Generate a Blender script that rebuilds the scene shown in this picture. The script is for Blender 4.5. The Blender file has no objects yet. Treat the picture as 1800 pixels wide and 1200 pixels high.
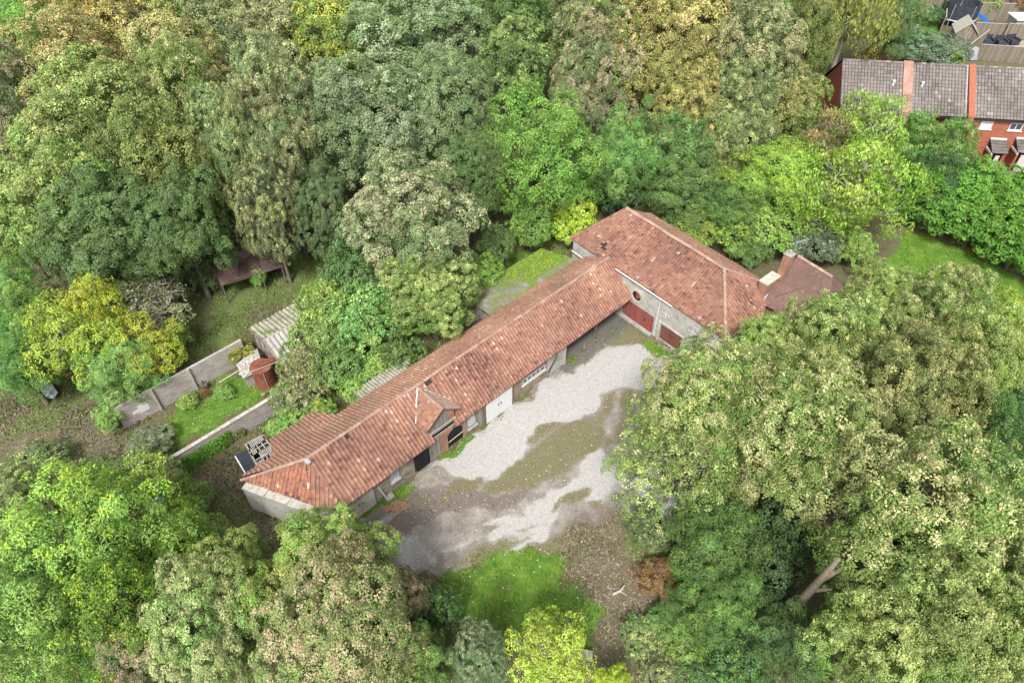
import bpy, bmesh, math, random
import numpy as np
from mathutils import Vector, noise
R = math.radians
random.seed(7)
sc = bpy.context.scene
COL = sc.collection

# ---------------------------------------------------------------- camera, sky, sun, exposure
CAM_H = 41.0; FPX = 1200.0; TH = R(45)
cam = bpy.data.objects.new('camera', bpy.data.cameras.new('camera')); COL.objects.link(cam)
cam.location = (0, 0, CAM_H); cam.rotation_euler = (R(45), 0, 0)
cam.data.lens = 24; cam.data.sensor_width = 36; cam.data.clip_end = 2000
sc.camera = cam
SUN_EL, SUN_AZ = 52, 192          # azimuth the light comes from, measured clockwise from +Y
w = bpy.data.worlds.new('World'); sc.world = w; w.use_nodes = True
wn = w.node_tree; wn.nodes.clear()
sky = wn.nodes.new('ShaderNodeTexSky'); sky.sky_type = 'NISHITA'; sky.sun_disc = False
sky.sun_elevation = R(SUN_EL); sky.sun_rotation = R(SUN_AZ); sky.dust_density = 4.0; sky.air_density = 1.0
hs = wn.nodes.new('ShaderNodeHueSaturation'); hs.inputs['Saturation'].default_value = 0.2
bg = wn.nodes.new('ShaderNodeBackground'); bg.inputs['Strength'].default_value = 0.08
wo = wn.nodes.new('ShaderNodeOutputWorld')
wn.links.new(sky.outputs[0], hs.inputs['Color']); wn.links.new(hs.outputs[0], bg.inputs[0]); wn.links.new(bg.outputs[0], wo.inputs[0])
sl = bpy.data.lights.new('sun', 'SUN'); sl.energy = 1.5; sl.angle = R(11); sl.color = (1.0, 0.965, 0.91)
so = bpy.data.objects.new('sun', sl); COL.objects.link(so)
a = R(SUN_AZ); e = R(SUN_EL)
so.rotation_euler = Vector((math.sin(a) * math.cos(e), math.cos(a) * math.cos(e), math.sin(e))).to_track_quat('Z', 'Y').to_euler()
so.location = (0, 0, 80)
sc.view_settings.view_transform = 'Standard'; sc.view_settings.look = 'None'
sc.view_settings.exposure = 1.48; sc.view_settings.gamma = 1
sc.render.engine = 'CYCLES'
sc.cycles.max_bounces = 5; sc.cycles.diffuse_bounces = 1; sc.cycles.glossy_bounces = 2
sc.cycles.transmission_bounces = 2; sc.cycles.transparent_max_bounces = 4
sc.cycles.caustics_reflective = False; sc.cycles.caustics_refractive = False

# ---------------------------------------------------------------- helpers
def G(px, py, z=0.0):
    "point of the place at height z that lies on the photograph's ray (px, py), 1800x1200 pixels"
    u = (px - 900) / FPX; v = (600 - py) / FPX
    d = (u, math.cos(TH) + v * math.sin(TH), -math.sin(TH) + v * math.cos(TH))
    t = (z - CAM_H) / d[2]
    return Vector((d[0] * t, d[1] * t, z))

def sstep(a, b, x):
    t = np.clip((x - a) / (b - a), 0, 1); return t * t * (3 - 2 * t)
def hgt(x, y):
    d = y + 0.35 * x
    return 8.7 * sstep(60, 100, d) * sstep(-30, 25, x)
def GT(px, py, dz=0.0):
    "like G but on the rising terrain"
    z = dz
    for _ in range(30):
        p = G(px, py, z); z = 0.6 * z + 0.4 * (float(hgt(p.x, p.y)) + dz)
    return G(px, py, z)

ORG = {}
def tag(o, label=None, cat=None, group=None, kind=None):
    if label: o['label'] = label
    if cat: o['category'] = cat
    if group: o['group'] = group
    if kind: o['kind'] = kind
    return o
def thing(name, loc, label, cat, group=None):
    o = bpy.data.objects.new(name, None); COL.objects.link(o); o.location = loc
    o.empty_display_size = 0.3
    ORG[o.name] = Vector(loc)
    return tag(o, label, cat, group)

class Frame:
    def __init__(s, o, ax, z0=0.0):
        s.o = Vector((o[0], o[1], 0)); ax = Vector((ax[0], ax[1], 0)).normalized()
        s.u = ax; s.n = Vector((-ax.y, ax.x, 0)); s.z0 = z0
    def __call__(s, u, n, z): return s.o + s.u * u + s.n * n + Vector((0, 0, z + s.z0))
    def inv(s, p):
        d = Vector((p[0], p[1], 0)) - s.o; return d.dot(s.u), d.dot(s.n)
WF = Frame((0, 0), (1, 0))

class MB:
    def __init__(s): s.v = []; s.f = []
    def add(s, vs, fs):
        k = len(s.v); s.v += [Vector(p) for p in vs]; s.f += [tuple(i + k for i in f) for f in fs]; return s
    def box(s, fr, u0, u1, n0, n1, z0, z1):
        p = [fr(u, n, z) for z in (z0, z1) for n in (n0, n1) for u in (u0, u1)]
        return s.add(p, [(0, 2, 3, 1), (4, 5, 7, 6), (0, 1, 5, 4), (2, 6, 7, 3), (0, 4, 6, 2), (1, 3, 7, 5)])
    def prism(s, pts, down):          # polygon (3D points) extruded by vector
        n = len(pts); d = Vector(down); p = [Vector(q) for q in pts]
        return s.add(p + [q + d for q in p], [tuple(range(n)), tuple(range(2 * n - 1, n - 1, -1))] + [(i, i + n, (i + 1) % n + n, (i + 1) % n) for i in range(n)])
    def tube(s, pts, rad, seg=8, cap=True):
        pts = [Vector(p) for p in pts]
        if not hasattr(rad, '__len__'): rad = [rad] * len(pts)
        k = len(s.v); n = len(pts)
        for i, p in enumerate(pts):
            t = (pts[min(i + 1, n - 1)] - pts[max(i - 1, 0)]).normalized()
            a_ = t.cross(Vector((0, 0, 1)) if abs(t.z) < .95 else Vector((1, 0, 0))).normalized(); b_ = t.cross(a_)
            for j in range(seg):
                an = 2 * math.pi * j / seg; s.v.append(p + (a_ * math.cos(an) + b_ * math.sin(an)) * rad[i])
        for i in range(n - 1):
            for j in range(seg):
                j2 = (j + 1) % seg; s.f.append((k + i * seg + j, k + i * seg + j2, k + (i + 1) * seg + j2, k + (i + 1) * seg + j))
        if cap:
            s.f.append(tuple(k + j for j in range(seg - 1, -1, -1))); s.f.append(tuple(k + (n - 1) * seg + j for j in range(seg)))
        return s
    def disc(s, fr, u, z, n0, n1, r, seg=24, r0=0):   # disc or ring standing in a wall
        k = len(s.v); ring = [(math.cos(2 * math.pi * i / seg), math.sin(2 * math.pi * i / seg)) for i in range(seg)]
        if r0 == 0:
            s.add([fr(u + r * c, n0, z + r * q) for c, q in ring] + [fr(u + r * c, n1, z + r * q) for c, q in ring],
                  [tuple(range(seg)), tuple(range(2 * seg - 1, seg - 1, -1))] + [(i, i + seg, (i + 1) % seg + seg, (i + 1) % seg) for i in range(seg)])
        else:
            P = []
            for nn, rr in ((n0, r0), (n0, r), (n1, r), (n1, r0)): P += [fr(u + rr * c, nn, z + rr * q) for c, q in ring]
            F = []
            for a_ in range(4):
                b_ = (a_ + 1) % 4
                F += [(a_ * seg + i, b_ * seg + i, b_ * seg + (i + 1) % seg, a_ * seg + (i + 1) % seg) for i in range(seg)]
            s.add(P, F)
        return s
    def sheet(s, c, nw, amp, thick=0.012, jag=0.0):   # corrugated sheet: c = 4 corners (top-left, top-right, bottom-right, bottom-left)
        c = [Vector(p) for p in c]; nrm = (c[1] - c[0]).cross(c[3] - c[0]).normalized()
        if nrm.z < 0: nrm = -nrm
        m = nw * 6; rows = 5; k = len(s.v)
        for lay in (0, 1):
            for j in range(rows + 1):
                b_ = j / rows
                for i in range(m + 1):
                    a_ = i / m; p = c[0].lerp(c[1], a_).lerp(c[3].lerp(c[2], a_), b_)
                    if jag and j in (0, rows): p = p + (c[3] - c[0]).normalized() * jag * (random.Random(i // 18 + j * 7).random() - .5)
                    s.v.append(p + nrm * (amp * math.cos(2 * math.pi * i / 6) - lay * thick + 0.02 * noise.noise(p * .8)))
        M = m + 1; L = (rows + 1) * M
        for j in range(rows):
            for i in range(m):
                q = k + j * M + i; s.f.append((q, q + 1, q + M + 1, q + M)); s.f.append((q + L, q + L + M, q + L + M + 1, q + L + 1))
        for j in (0, rows):
            for i in range(m): q = k + j * M + i; s.f.append((q, q + 1, q + 1 + L, q + L))
        for i in (0, m):
            for j in range(rows): q = k + j * M + i; s.f.append((q, q + M, q + M + L, q + L))
        return s
    def build(s, name, mat, parent=None, smooth=False, bevel=0, label=None):
        org = Vector((0, 0, 0))
        if parent is not None: org = ORG[parent.name]
        else:
            zs = min(v.z for v in s.v); xs = sum(v.x for v in s.v) / len(s.v); ys = sum(v.y for v in s.v) / len(s.v)
            org = Vector((xs, ys, zs))
        me = bpy.data.meshes.new(name); me.from_pydata([tuple(v - org) for v in s.v], [], s.f)
        bm = bmesh.new(); bm.from_mesh(me)
        bmesh.ops.recalc_face_normals(bm, faces=bm.faces)
        uvl = bm.loops.layers.uv.new('UVMap'); 
        for f in bm.faces:
            n = f.normal; f.smooth = smooth
            if abs(n.z) > .75: a1, a2 = Vector((1, 0, 0)), Vector((0, 1, 0))
            else:
                a1 = Vector((0, 0, 1)).cross(n).normalized(); a2 = n.cross(a1)
            for l in f.loops: p = l.vert.co + org; l[uvl].uv = (p.dot(a1), p.dot(a2) if abs(n.z) > .2 else p.z)
        bm.to_mesh(me); bm.free()
        o = bpy.data.objects.new(name, me); COL.objects.link(o); me.materials.append(mat)
        if parent is not None: o.parent = parent
        else: o.location = org
        ORG[o.name] = org
        if bevel:
            b = o.modifiers.new('bevel', 'BEVEL'); b.width = bevel; b.segments = 1; b.limit_method = 'ANGLE'
        if label: o['label'] = label
        return o

def wall(mb, fr, u0, u1, n0, n1, z0, z1, ops=()):
    ops = sorted(ops); u = u0
    for (a_, b_, c_, d_) in ops:
        if a_ > u: mb.box(fr, u, a_, n0, n1, z0, z1)
        if c_ > z0: mb.box(fr, a_, b_, n0, n1, z0, c_)
        if d_ < z1: mb.box(fr, a_, b_, n0, n1, d_, z1)
        u = b_
    if u < u1: mb.box(fr, u, u1, n0, n1, z0, z1)

# ---------------------------------------------------------------- materials
def mat(name, rough=.85):
    m = bpy.data.materials.new(name); m.use_nodes = True; nt = m.node_tree
    b = nt.nodes['Principled BSDF']; b.inputs['Roughness'].default_value = rough; b.inputs['Specular IOR Level'].default_value = .3
    return m, nt, b
def nd(nt, t, **kw):
    n = nt.nodes.new(t)
    for k, v in kw.items():
        if k in n.inputs.keys(): n.inputs[k].default_value = v
        else: setattr(n, k, v)
    return n
def ramp(nt, fac, stops, interp='LINEAR'):
    r = nt.nodes.new('ShaderNodeValToRGB'); r.color_ramp.interpolation = interp; el = r.color_ramp.elements
    el[0].position, el[0].color = stops[0][0], (*stops[0][1], 1); el[1].position, el[1].color = stops[-1][0], (*stops[-1][1], 1)
    for p, c in stops[1:-1]: q = el.new(p); q.color = (*c, 1)
    nt.links.new(fac, r.inputs[0]); return r.outputs[0]
def nz(nt, co, scale, detail=5, rough=.6):
    n = nd(nt, 'ShaderNodeTexNoise', Scale=scale, Detail=detail, Roughness=rough); nt.links.new(co, n.inputs['Vector']); return n.outputs[0]
def mixc(nt, f, a_, b_, mode='MIX'):
    m = nt.nodes.new('ShaderNodeMix'); m.data_type = 'RGBA'; m.blend_type = mode
    for s_, x in ((0, f), (6, a_), (7, b_)):
        if isinstance(x, (int, float)): m.inputs[s_].default_value = x
        elif isinstance(x, tuple): m.inputs[s_].default_value = (*x, 1)
        else: nt.links.new(x, m.inputs[s_])
    return m.outputs[2]
def math_(nt, op, a_, b_=None, c_=None, clamp=False):
    m = nt.nodes.new('ShaderNodeMath'); m.operation = op; m.use_clamp = clamp
    for i, x in enumerate((a_, b_, c_)):
        if x is None: continue
        if isinstance(x, (int, float)): m.inputs[i].default_value = x
        else: nt.links.new(x, m.inputs[i])
    return m.outputs[0]
def posn(nt): return nt.nodes.new('ShaderNodeNewGeometry').outputs['Position']
def bump(nt, b, h, dist=.02, st=.6):
    n = nd(nt, 'ShaderNodeBump', Distance=dist, Strength=st); nt.links.new(h, n.inputs['Height']); nt.links.new(n.outputs[0], b.inputs['Normal'])

def noisy(name, c1, c2, scale=3, rough=.85, c3=None, fine=.35, bmp=.01, metal=0):
    m, nt, b = mat(name, rough); co = posn(nt); f = nz(nt, co, scale, 6, .65)
    st = [(.3, c1), (.7, c2)] if c3 is None else [(.28, c1), (.5, c2), (.66, c3)]
    c = ramp(nt, f, st); g = nz(nt, co, scale * 9, 4, .7)
    c = mixc(nt, fine, c, ramp(nt, g, [(.3, (.35, .35, .35)), (.7, (1, 1, 1))]), 'MULTIPLY')
    nt.links.new(c, b.inputs['Base Color']); b.inputs['Metallic'].default_value = metal
    bump(nt, b, g, bmp); return m
def masonry(name, cs, mortar, bw, bh, mort=.012, dirt=(.10, .085, .06), off=.5, rough=.92):
    m, nt, b = mat(name, rough); uv = nt.nodes.new('ShaderNodeUVMap').outputs[0]; co = posn(nt)
    br = nt.nodes.new('ShaderNodeTexBrick'); br.offset = off
    for k, v in (('Scale', 1.0), ('Brick Width', bw), ('Row Height', bh), ('Mortar Size', mort), ('Mortar Smooth', .3), ('Bias', 0.0)): br.inputs[k].default_value = v
    br.inputs['Color1'].default_value = (0, 0, 0, 1); br.inputs['Color2'].default_value = (1, 1, 1, 1); br.inputs['Mortar'].default_value = (.5, .5, .5, 1)
    nt.links.new(uv, br.inputs['Vector'])
    c = ramp(nt, br.outputs['Color'], [(i / (len(cs) - 1), c_) for i, c_ in enumerate(cs)])
    c = mixc(nt, br.outputs['Fac'], c, mortar)
    n1 = nz(nt, co, 1.1, 5, .6); c = mixc(nt, math_(nt, 'MULTIPLY', ramp(nt, n1, [(.42, (0, 0, 0)), (.72, (1, 1, 1))]), .6), c, dirt)
    n2 = nz(nt, co, 14, 4, .7); c = mixc(nt, .45, c, ramp(nt, n2, [(.3, (.5, .5, .5)), (.7, (1.25, 1.22, 1.2))]), 'MULTIPLY')
    nt.links.new(c, b.inputs['Base Color']); bump(nt, b, math_(nt, 'SUBTRACT', n2, br.outputs['Fac']), .015); return m
def boards(name, c1, c2, wid=.14, vertical=True, gap=(.02, .018, .015), worn=None, rough=.8):
    m, nt, b = mat(name, rough); uv = nt.nodes.new('ShaderNodeUVMap').outputs[0]; co = posn(nt)
    sx = nt.nodes.new('ShaderNodeSeparateXYZ'); nt.links.new(uv, sx.inputs[0]); x = sx.outputs[0 if vertical else 1]
    t = math_(nt, 'DIVIDE', x, wid); fr_ = math_(nt, 'FRACT', t); fl = math_(nt, 'FLOOR', t)
    wn_ = nt.nodes.new('ShaderNodeTexWhiteNoise'); wn_.noise_dimensions = '1D'; nt.links.new(fl, wn_.inputs['W'])
    c = mixc(nt, wn_.outputs[0], c1, c2)
    if worn: c = mixc(nt, ramp(nt, nz(nt, co, 2.2, 6, .7), [(.48, (0, 0, 0)), (.62, (1, 1, 1))]), c, worn)
    g = nz(nt, co, 25, 4, .7); c = mixc(nt, .35, c, ramp(nt, g, [(.3, (.5, .5, .5)), (.7, (1, 1, 1))]), 'MULTIPLY')
    gp = math_(nt, 'LESS_THAN', fr_, .1); c = mixc(nt, gp, c, gap)
    nt.links.new(c, b.inputs['Base Color']); bump(nt, b, math_(nt, 'SUBTRACT', 1.0, gp), .01); return m

def tile_mat(name, stops, dirt, lichen, moss, lich_t=.64, moss_t=.62, rough=.85):
    m, nt, b = mat(name, rough); co = posn(nt)
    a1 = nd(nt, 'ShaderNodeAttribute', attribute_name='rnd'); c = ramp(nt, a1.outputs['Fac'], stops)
    big = nz(nt, co, .35, 4, .6); c = mixc(nt, math_(nt, 'MULTIPLY', ramp(nt, big, [(.45, (0, 0, 0)), (.7, (1, 1, 1))]), .45), c, dirt)
    n2 = nz(nt, co, 7, 5, .7); c = mixc(nt, ramp(nt, n2, [(.55, (0, 0, 0)), (.75, (.55, .55, .55))]), c, dirt)
    n3 = nz(nt, co, 11, 5, .75); c = mixc(nt, ramp(nt, n3, [(lich_t, (0, 0, 0)), (lich_t + .06, (.8, .8, .8))]), c, lichen)
    n4 = nz(nt, co, .9, 6, .75); c = mixc(nt, ramp(nt, n4, [(moss_t, (0, 0, 0)), (moss_t + .1, (.85, .85, .85))]), c, moss)
    n5 = nz(nt, co, 30, 3, .7); c = mixc(nt, .4, c, ramp(nt, n5, [(.3, (.55, .55, .55)), (.7, (1.2, 1.2, 1.2))]), 'MULTIPLY')
    nt.links.new(c, b.inputs['Base Color']); bump(nt, b, n5, .006); return m

M = {}
T_ST = [(0, (.075, .05, .045)), (.16, (.14, .075, .062)), (.34, (.23, .11, .08)), (.52, (.30, .15, .105)), (.70, (.35, .187, .13)), (.86, (.40, .24, .168)), (.94, (.42, .20, .11)), (.985, (.46, .30, .21)), (1, (.55, .47, .38))]
M['tile'] = tile_mat('red_pantile', T_ST, (.22, .13, .10), (.50, .44, .37), (.13, .13, .04), .665, .70)
M['tile_back'] = tile_mat('mossy_pantile', [(0, (.14, .085, .065)), (.5, (.29, .15, .105)), (.85, (.38, .22, .15)), (1, (.46, .36, .27))], (.15, .13, .08), (.46, .42, .34), (.16, .17, .05), .6, .60)
M['tile_old'] = tile_mat('weathered_pantile', [(0, (.08, .05, .05)), (.3, (.28, .12, .09)), (.55, (.38, .17, .11)), (.75, (.46, .2, .09)), (.9, (.5, .3, .2)), (1, (.62, .56, .5))], (.14, .11, .09), (.5, .46, .4), (.15, .17, .05), .60, .58)
M['tile_moss'] = tile_mat('moss_covered_tile', [(0, (.13, .12, .09)), (.6, (.24, .22, .18)), (1, (.38, .36, .30))], (.17, .16, .10), (.45, .43, .37), (.14, .22, .02), .58, .46)
M['ridge'] = tile_mat('ridge_tile', [(0, (.28, .17, .135)), (.5, (.38, .235, .18)), (1, (.45, .31, .24))], (.30, .22, .17), (.54, .48, .42), (.28, .24, .14), .60, .60)
M['tile_brown'] = tile_mat('brown_tile', [(0, (.12, .075, .06)), (.5, (.165, .10, .082)), (1, (.22, .14, .115))], (.17, .10, .09), (.33, .28, .26), (.16, .12, .08), .72, .70)
M['tile_grey'] = tile_mat('grey_concrete_tile', [(0, (.06, .05, .045)), (.3, (.13, .11, .10)), (.5, (.17, .15, .135)), (.8, (.22, .195, .18)), (1, (.30, .27, .25))], (.18, .15, .14), (.46, .42, .39), (.17, .16, .12), .66, .72)
M['brick'] = masonry('old_brick', [(.16, .10, .08), (.30, .19, .14), (.38, .25, .18), (.33, .27, .22), (.42, .34, .27)], (.34, .30, .25), .23, .075)
M['brick_red'] = masonry('orange_brick', [(.30, .085, .05), (.39, .115, .065), (.43, .135, .08)], (.36, .19, .14), .225, .075, .008, (.36, .12, .07))
M['brick_orange'] = masonry('chimney_brick', [(.30, .12, .08), (.42, .17, .09), (.50, .24, .13)], (.42, .32, .26), .225, .075)
M['stone'] = masonry('rubble_stone', [(.15, .14, .12), (.27, .25, .21), (.36, .33, .27), (.30, .23, .17)], (.33, .31, .26), .34, .17, .02)
M['block'] = masonry('pink_grey_block', [(.40, .35, .33), (.48, .43, .41), (.55, .50, .48)], (.30, .27, .25), .45, .2, .02, (.34, .30, .27))
M['render'] = noisy('grey_render', (.27, .26, .23), (.48, .46, .42), 1.3, c3=(.56, .54, .49), fine=.4)
M['render_pale'] = noisy('pale_render', (.36, .34, .31), (.52, .50, .47), 1.1, fine=.3)
M['coping'] = noisy('lichened_coping', (.30, .29, .25), (.52, .49, .42), 2.5, c3=(.58, .55, .48), fine=.35)
M['conc'] = noisy('concrete', (.30, .29, .26), (.46, .44, .40), 2, fine=.35)
M['mortar'] = noisy('white_mortar', (.5, .46, .44), (.72, .69, .66), 5, fine=.25)
M['white'] = noisy('white_paint', (.66, .68, .69), (.76, .77, .77), 2.2, .6, fine=.12)
M['white_dirty'] = noisy('dirty_white_paint', (.42, .41, .38), (.66, .65, .62), 3, .7, fine=.3)
M['cream'] = noisy('flaking_cream_paint', (.38, .35, .29), (.55, .52, .45), 2.2, .8, c3=(.48, .40, .30), fine=.35)
M['red_boards'] = boards('worn_red_boards', (.27, .055, .045), (.38, .10, .08), .16, worn=(.22, .13, .11))
M['brown_boards'] = boards('brown_boards', (.20, .075, .055), (.25, .10, .07), .15)
M['grey_boards'] = boards('weathered_grey_boards', (.22, .20, .18), (.36, .34, .31), .13)
M['fence_boards'] = boards('fence_boards', (.20, .165, .13), (.33, .28, .22), .12)
M['fence_orange'] = boards('orange_fence_boards', (.45, .24, .10), (.55, .31, .14), .12)
M['black'] = noisy('black_interior', (.010, .010, .010), (.022, .020, .019), 3, .9, fine=.2)  # near-black tone painted on for the dark inside of openings
M['deck'] = noisy('dark_underlay', (.03, .022, .018), (.06, .045, .035), 4, fine=.3)
M['timber'] = noisy('old_timber', (.12, .095, .07), (.26, .21, .16), 5, fine=.4)
M['timber_pale'] = noisy('bleached_timber', (.36, .33, .28), (.55, .51, .44), 5, fine=.35)
M['bluewin'] = noisy('blue_grey_boarding', (.26, .30, .34), (.42, .47, .52), 4, .6, fine=.25)
M['pipe_w'] = noisy('white_pipe_plastic', (.58, .58, .56), (.74, .74, .72), 4, .5, fine=.15)
M['pipe_b'] = noisy('black_pipe_plastic', (.02, .02, .02), (.05, .05, .05), 4, .5, fine=.15)
M['lead'] = noisy('lead_flashing', (.28, .31, .35), (.46, .50, .55), 4, .5, fine=.2)
M['rust'] = noisy('rusted_iron', (.13, .045, .03), (.23, .075, .045), 1.6, .8, c3=(.30, .125, .08), fine=.45)
M['rust_roof'] = noisy('dark_rusted_sheet', (.065, .042, .04), (.11, .07, .065), 1.0, .6, c3=(.19, .145, .135), fine=.35)
M['asb'] = noisy('weathered_fibre_cement', (.22, .21, .18), (.42, .40, .36), 2.4, .9, c3=(.50, .48, .44), fine=.5)
M['asb_moss'] = noisy('mossy_fibre_cement', (.12, .15, .05), (.34, .33, .25), 2.0, .9, c3=(.44, .42, .36), fine=.5)
M['blackroof'] = noisy('black_corrugated_sheet', (.012, .016, .026), (.02, .026, .04), 3, .6, fine=.2)
M['galv'] = noisy('galvanised_sheet', (.42, .46, .52), (.66, .70, .76), 3, .4, fine=.25, metal=.3)
M['glass'] = noisy('window_glass', (.03, .045, .055), (.08, .11, .13), 2, .08, fine=.1)
M['plastic_clear'] = noisy('pale_blue_plastic_sheet', (.42, .58, .62), (.62, .74, .76), 3, .3, fine=.2)
M['blue'] = noisy('blue_plastic', (.02, .14, .55), (.03, .19, .65), 3, .4, fine=.1)
M['patio'] = noisy('patio_paving', (.30, .25, .18), (.42, .37, .29), 2, fine=.25)
M['brick_pink'] = masonry('faded_pink_brick', [(.42, .20, .16), (.50, .27, .22)], (.48, .32, .27), .225, .075)
M['tile_pale'] = tile_mat('faded_pantile', [(0, (.25, .14, .11)), (.5, (.42, .25, .20)), (1, (.52, .38, .31))], (.30, .20, .16), (.60, .54, .47), (.25, .22, .12), .58, .66)
M['turf'] = noisy('short_turf', (.07, .15, .02), (.12, .24, .03), 1.2, fine=.35)
M['dark'] = noisy('dark_fabric', (.025, .03, .04), (.06, .07, .085), 3, .8, fine=.3)
M['bark'] = noisy('bark', (.12, .10, .075), (.26, .22, .165), 4, .95, fine=.5, bmp=.02)
M['twig'] = noisy('pale_bare_twig', (.36, .33, .29), (.52, .49, .44), 6, .9, fine=.3)
M['floor_shed'] = noisy('shed_floor_earth', (.16, .15, .135), (.28, .265, .24), 1.5, .9, c3=(.33, .31, .28), fine=.4)
M['stone_loose'] = noisy('pale_rubble', (.45, .42, .38), (.62, .59, .55), 4, .9, fine=.3)

def foliage_mat(name, transl=.15):
    m, nt, b = mat(name, .62); b.inputs['Specular IOR Level'].default_value = .35
    oi = nt.nodes.new('ShaderNodeObjectInfo')
    tip = nd(nt, 'ShaderNodeAttribute', attribute_name='tip', attribute_type='OBJECT')
    mx = nd(nt, 'ShaderNodeAttribute', attribute_name='mixv'); br = nd(nt, 'ShaderNodeAttribute', attribute_name='bri')
    c = mixc(nt, mx.outputs['Fac'], oi.outputs['Color'], tip.outputs['Vector'])
    c = mixc(nt, 1.0, c, br.outputs['Fac'], 'MULTIPLY')
    co = posn(nt); n = nz(nt, co, .28, 3, .5)
    hs_ = nt.nodes.new('ShaderNodeHueSaturation'); nt.links.new(c, hs_.inputs['Color'])
    nt.links.new(math_(nt, 'MULTIPLY_ADD', n, .07, .465), hs_.inputs['Hue'])
    nt.links.new(math_(nt, 'MULTIPLY_ADD', n, .5, .78), hs_.inputs['Value'])
    nt.links.new(hs_.outputs[0], b.inputs['Base Color'])
    tr = nt.nodes.new('ShaderNodeBsdfTranslucent'); nt.links.new(hs_.outputs[0], tr.inputs[0])
    ms = nt.nodes.new('ShaderNodeMixShader'); ms.inputs[0].default_value = transl
    nt.links.new(b.outputs[0], ms.inputs[1]); nt.links.new(tr.outputs[0], ms.inputs[2])
    nt.links.new(ms.outputs[0], nt.nodes['Material Output'].inputs[0]); return m
M['leaf'] = foliage_mat('leaves')

# ---------------------------------------------------------------- roof tiles as real geometry
def tiles(name, mat_, parent, e0, e1, up, poly, tw=.28, tg=.235, prof='pan', holes=(), skip=None, lift=.055, sag=.05, jit=.012):
    """e0,e1: eave line (3D); up: a 3D point up the slope; poly: plan polygon (list of (x,y)) the slope is cut to"""
    e0 = Vector(e0); e1 = Vector(e1); a_ = (e1 - e0).normalized(); nrm = a_.cross(Vector(up) - e0).normalized()
    if nrm.z < 0: nrm = -nrm
    s_ = nrm.cross(a_)
    if s_.z < 0: s_ = -s_
    def zat(x, y): return e0.z - (nrm.x * (x - e0.x) + nrm.y * (y - e0.y)) / nrm.z
    P = [Vector((x, y, zat(x, y))) for x, y in poly]
    as_ = [(p - e0).dot(a_) for p in P]; ss = [(p - e0).dot(s_) for p in P]
    c0, c1 = math.floor(min(as_) / tw), math.ceil(max(as_) / tw); r0, r1 = math.floor(min(ss) / tg), math.ceil(max(ss) / tg)
    if prof == 'pan': pr = [(0, .0), (.42, -.01), (.54, .012), (.66, .062), (.86, .062), (.98, .0)]
    elif prof == 'slab': pr = [(0, -.01), (.10, .03), (.90, .03), (1, -.01)]
    elif prof == 'flat': pr = [(0, 0), (.95, 0), (1, -.012)]
    else: pr = [(0, .0), (.34, .0), (.42, .05), (.50, .0), (.84, .0), (.92, .05), (1, .0)]
    rg = random.Random(len(name) + int(e0.x * 31)); vs = []; fs = []; col = []
    for r_ in range(r0, r1 + 1):
        for c_ in range(c0, c1 + 1):
            cen = e0 + a_ * ((c_ + .5) * tw) + s_ * ((r_ + .5) * tg)
            if any((Vector(h) - cen).length < hr for h, hr in holes): continue
            if skip and skip(cen): continue
            v = min(.999, max(0, rg.gauss(.55 + .30 * noise.noise(cen * .35) + .12 * noise.noise(cen * 1.3), .125)))
            if rg.random() < .008: v = .995
            sk = rg.gauss(0, jit); dr = rg.gauss(0, jit * .8); k = len(vs); np_ = len(pr)
            lo, hi = [], []
            for (t, h) in pr:
                for row, hh, bb in ((0, lift, lo), (1, .0, hi)):
                    p = e0 + a_ * (c_ * tw + t * tw * 1.0 + sk * (1 - row)) + s_ * (r_ * tg + row * (tg + .01) + (dr - .02) * (1 - row)) + nrm * (h + hh)
                    if sag: p.z += sag * noise.noise(Vector((p.x, p.y, 0)) * .55)
                    bb.append(p)
            dn = [p - nrm * (lift + .012) for p in lo]
            vs += lo + hi + dn
            for i in range(np_ - 1):
                fs.append((k + i, k + i + 1, k + np_ + i + 1, k + np_ + i)); fs.append((k + 2 * np_ + i, k + 2 * np_ + i + 1, k + i + 1, k + i)); col += [max(0, v + (-.15 if (prof == 'pan' and i < 2) else (-.45 if (prof == 'slab' and i != 1) else .04))), max(0, v - .4)]  # pans and lips darker, rolls lighter: shadow rows painted in, plus channel dirt
    me = bpy.data.meshes.new(name); me.from_pydata(vs, [], fs)
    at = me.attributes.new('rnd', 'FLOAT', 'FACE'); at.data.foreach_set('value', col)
    bm = bmesh.new(); bm.from_mesh(me)
    n = len(poly); ctr = Vector((sum(p[0] for p in poly) / n, sum(p[1] for p in poly) / n, 0))
    for i in range(n):
        p = Vector((*poly[i], 0)); q = Vector((*poly[(i + 1) % n], 0)); d = (q - p).normalized(); nn = Vector((d.y, -d.x, 0))
        if (ctr - p).dot(nn) > 0: nn = -nn
        # leave the eave edge ragged: cut a little beyond it
        off = .04 if (abs((P[i] - e0).dot(s_)) < .05 and abs((P[(i + 1) % n] - e0).dot(s_)) < .05) else 0
        bmesh.ops.bisect_plane(bm, geom=bm.verts[:] + bm.edges[:] + bm.faces[:], plane_co=p + nn * off, plane_no=nn, clear_outer=True)
    org = ORG[parent.name]
    for v in bm.verts: v.co -= org
    bm.to_mesh(me); bm.free()
    o = bpy.data.objects.new(name, me); COL.objects.link(o); me.materials.append(mat_); o.parent = parent; ORG[o.name] = org
    dk = MB().prism([p - nrm * .03 for p in P], -nrm * .05 ); 
    return o, (lambda nm='roof_deck', hl=None: dk.build(nm, M['deck'], o))

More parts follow.
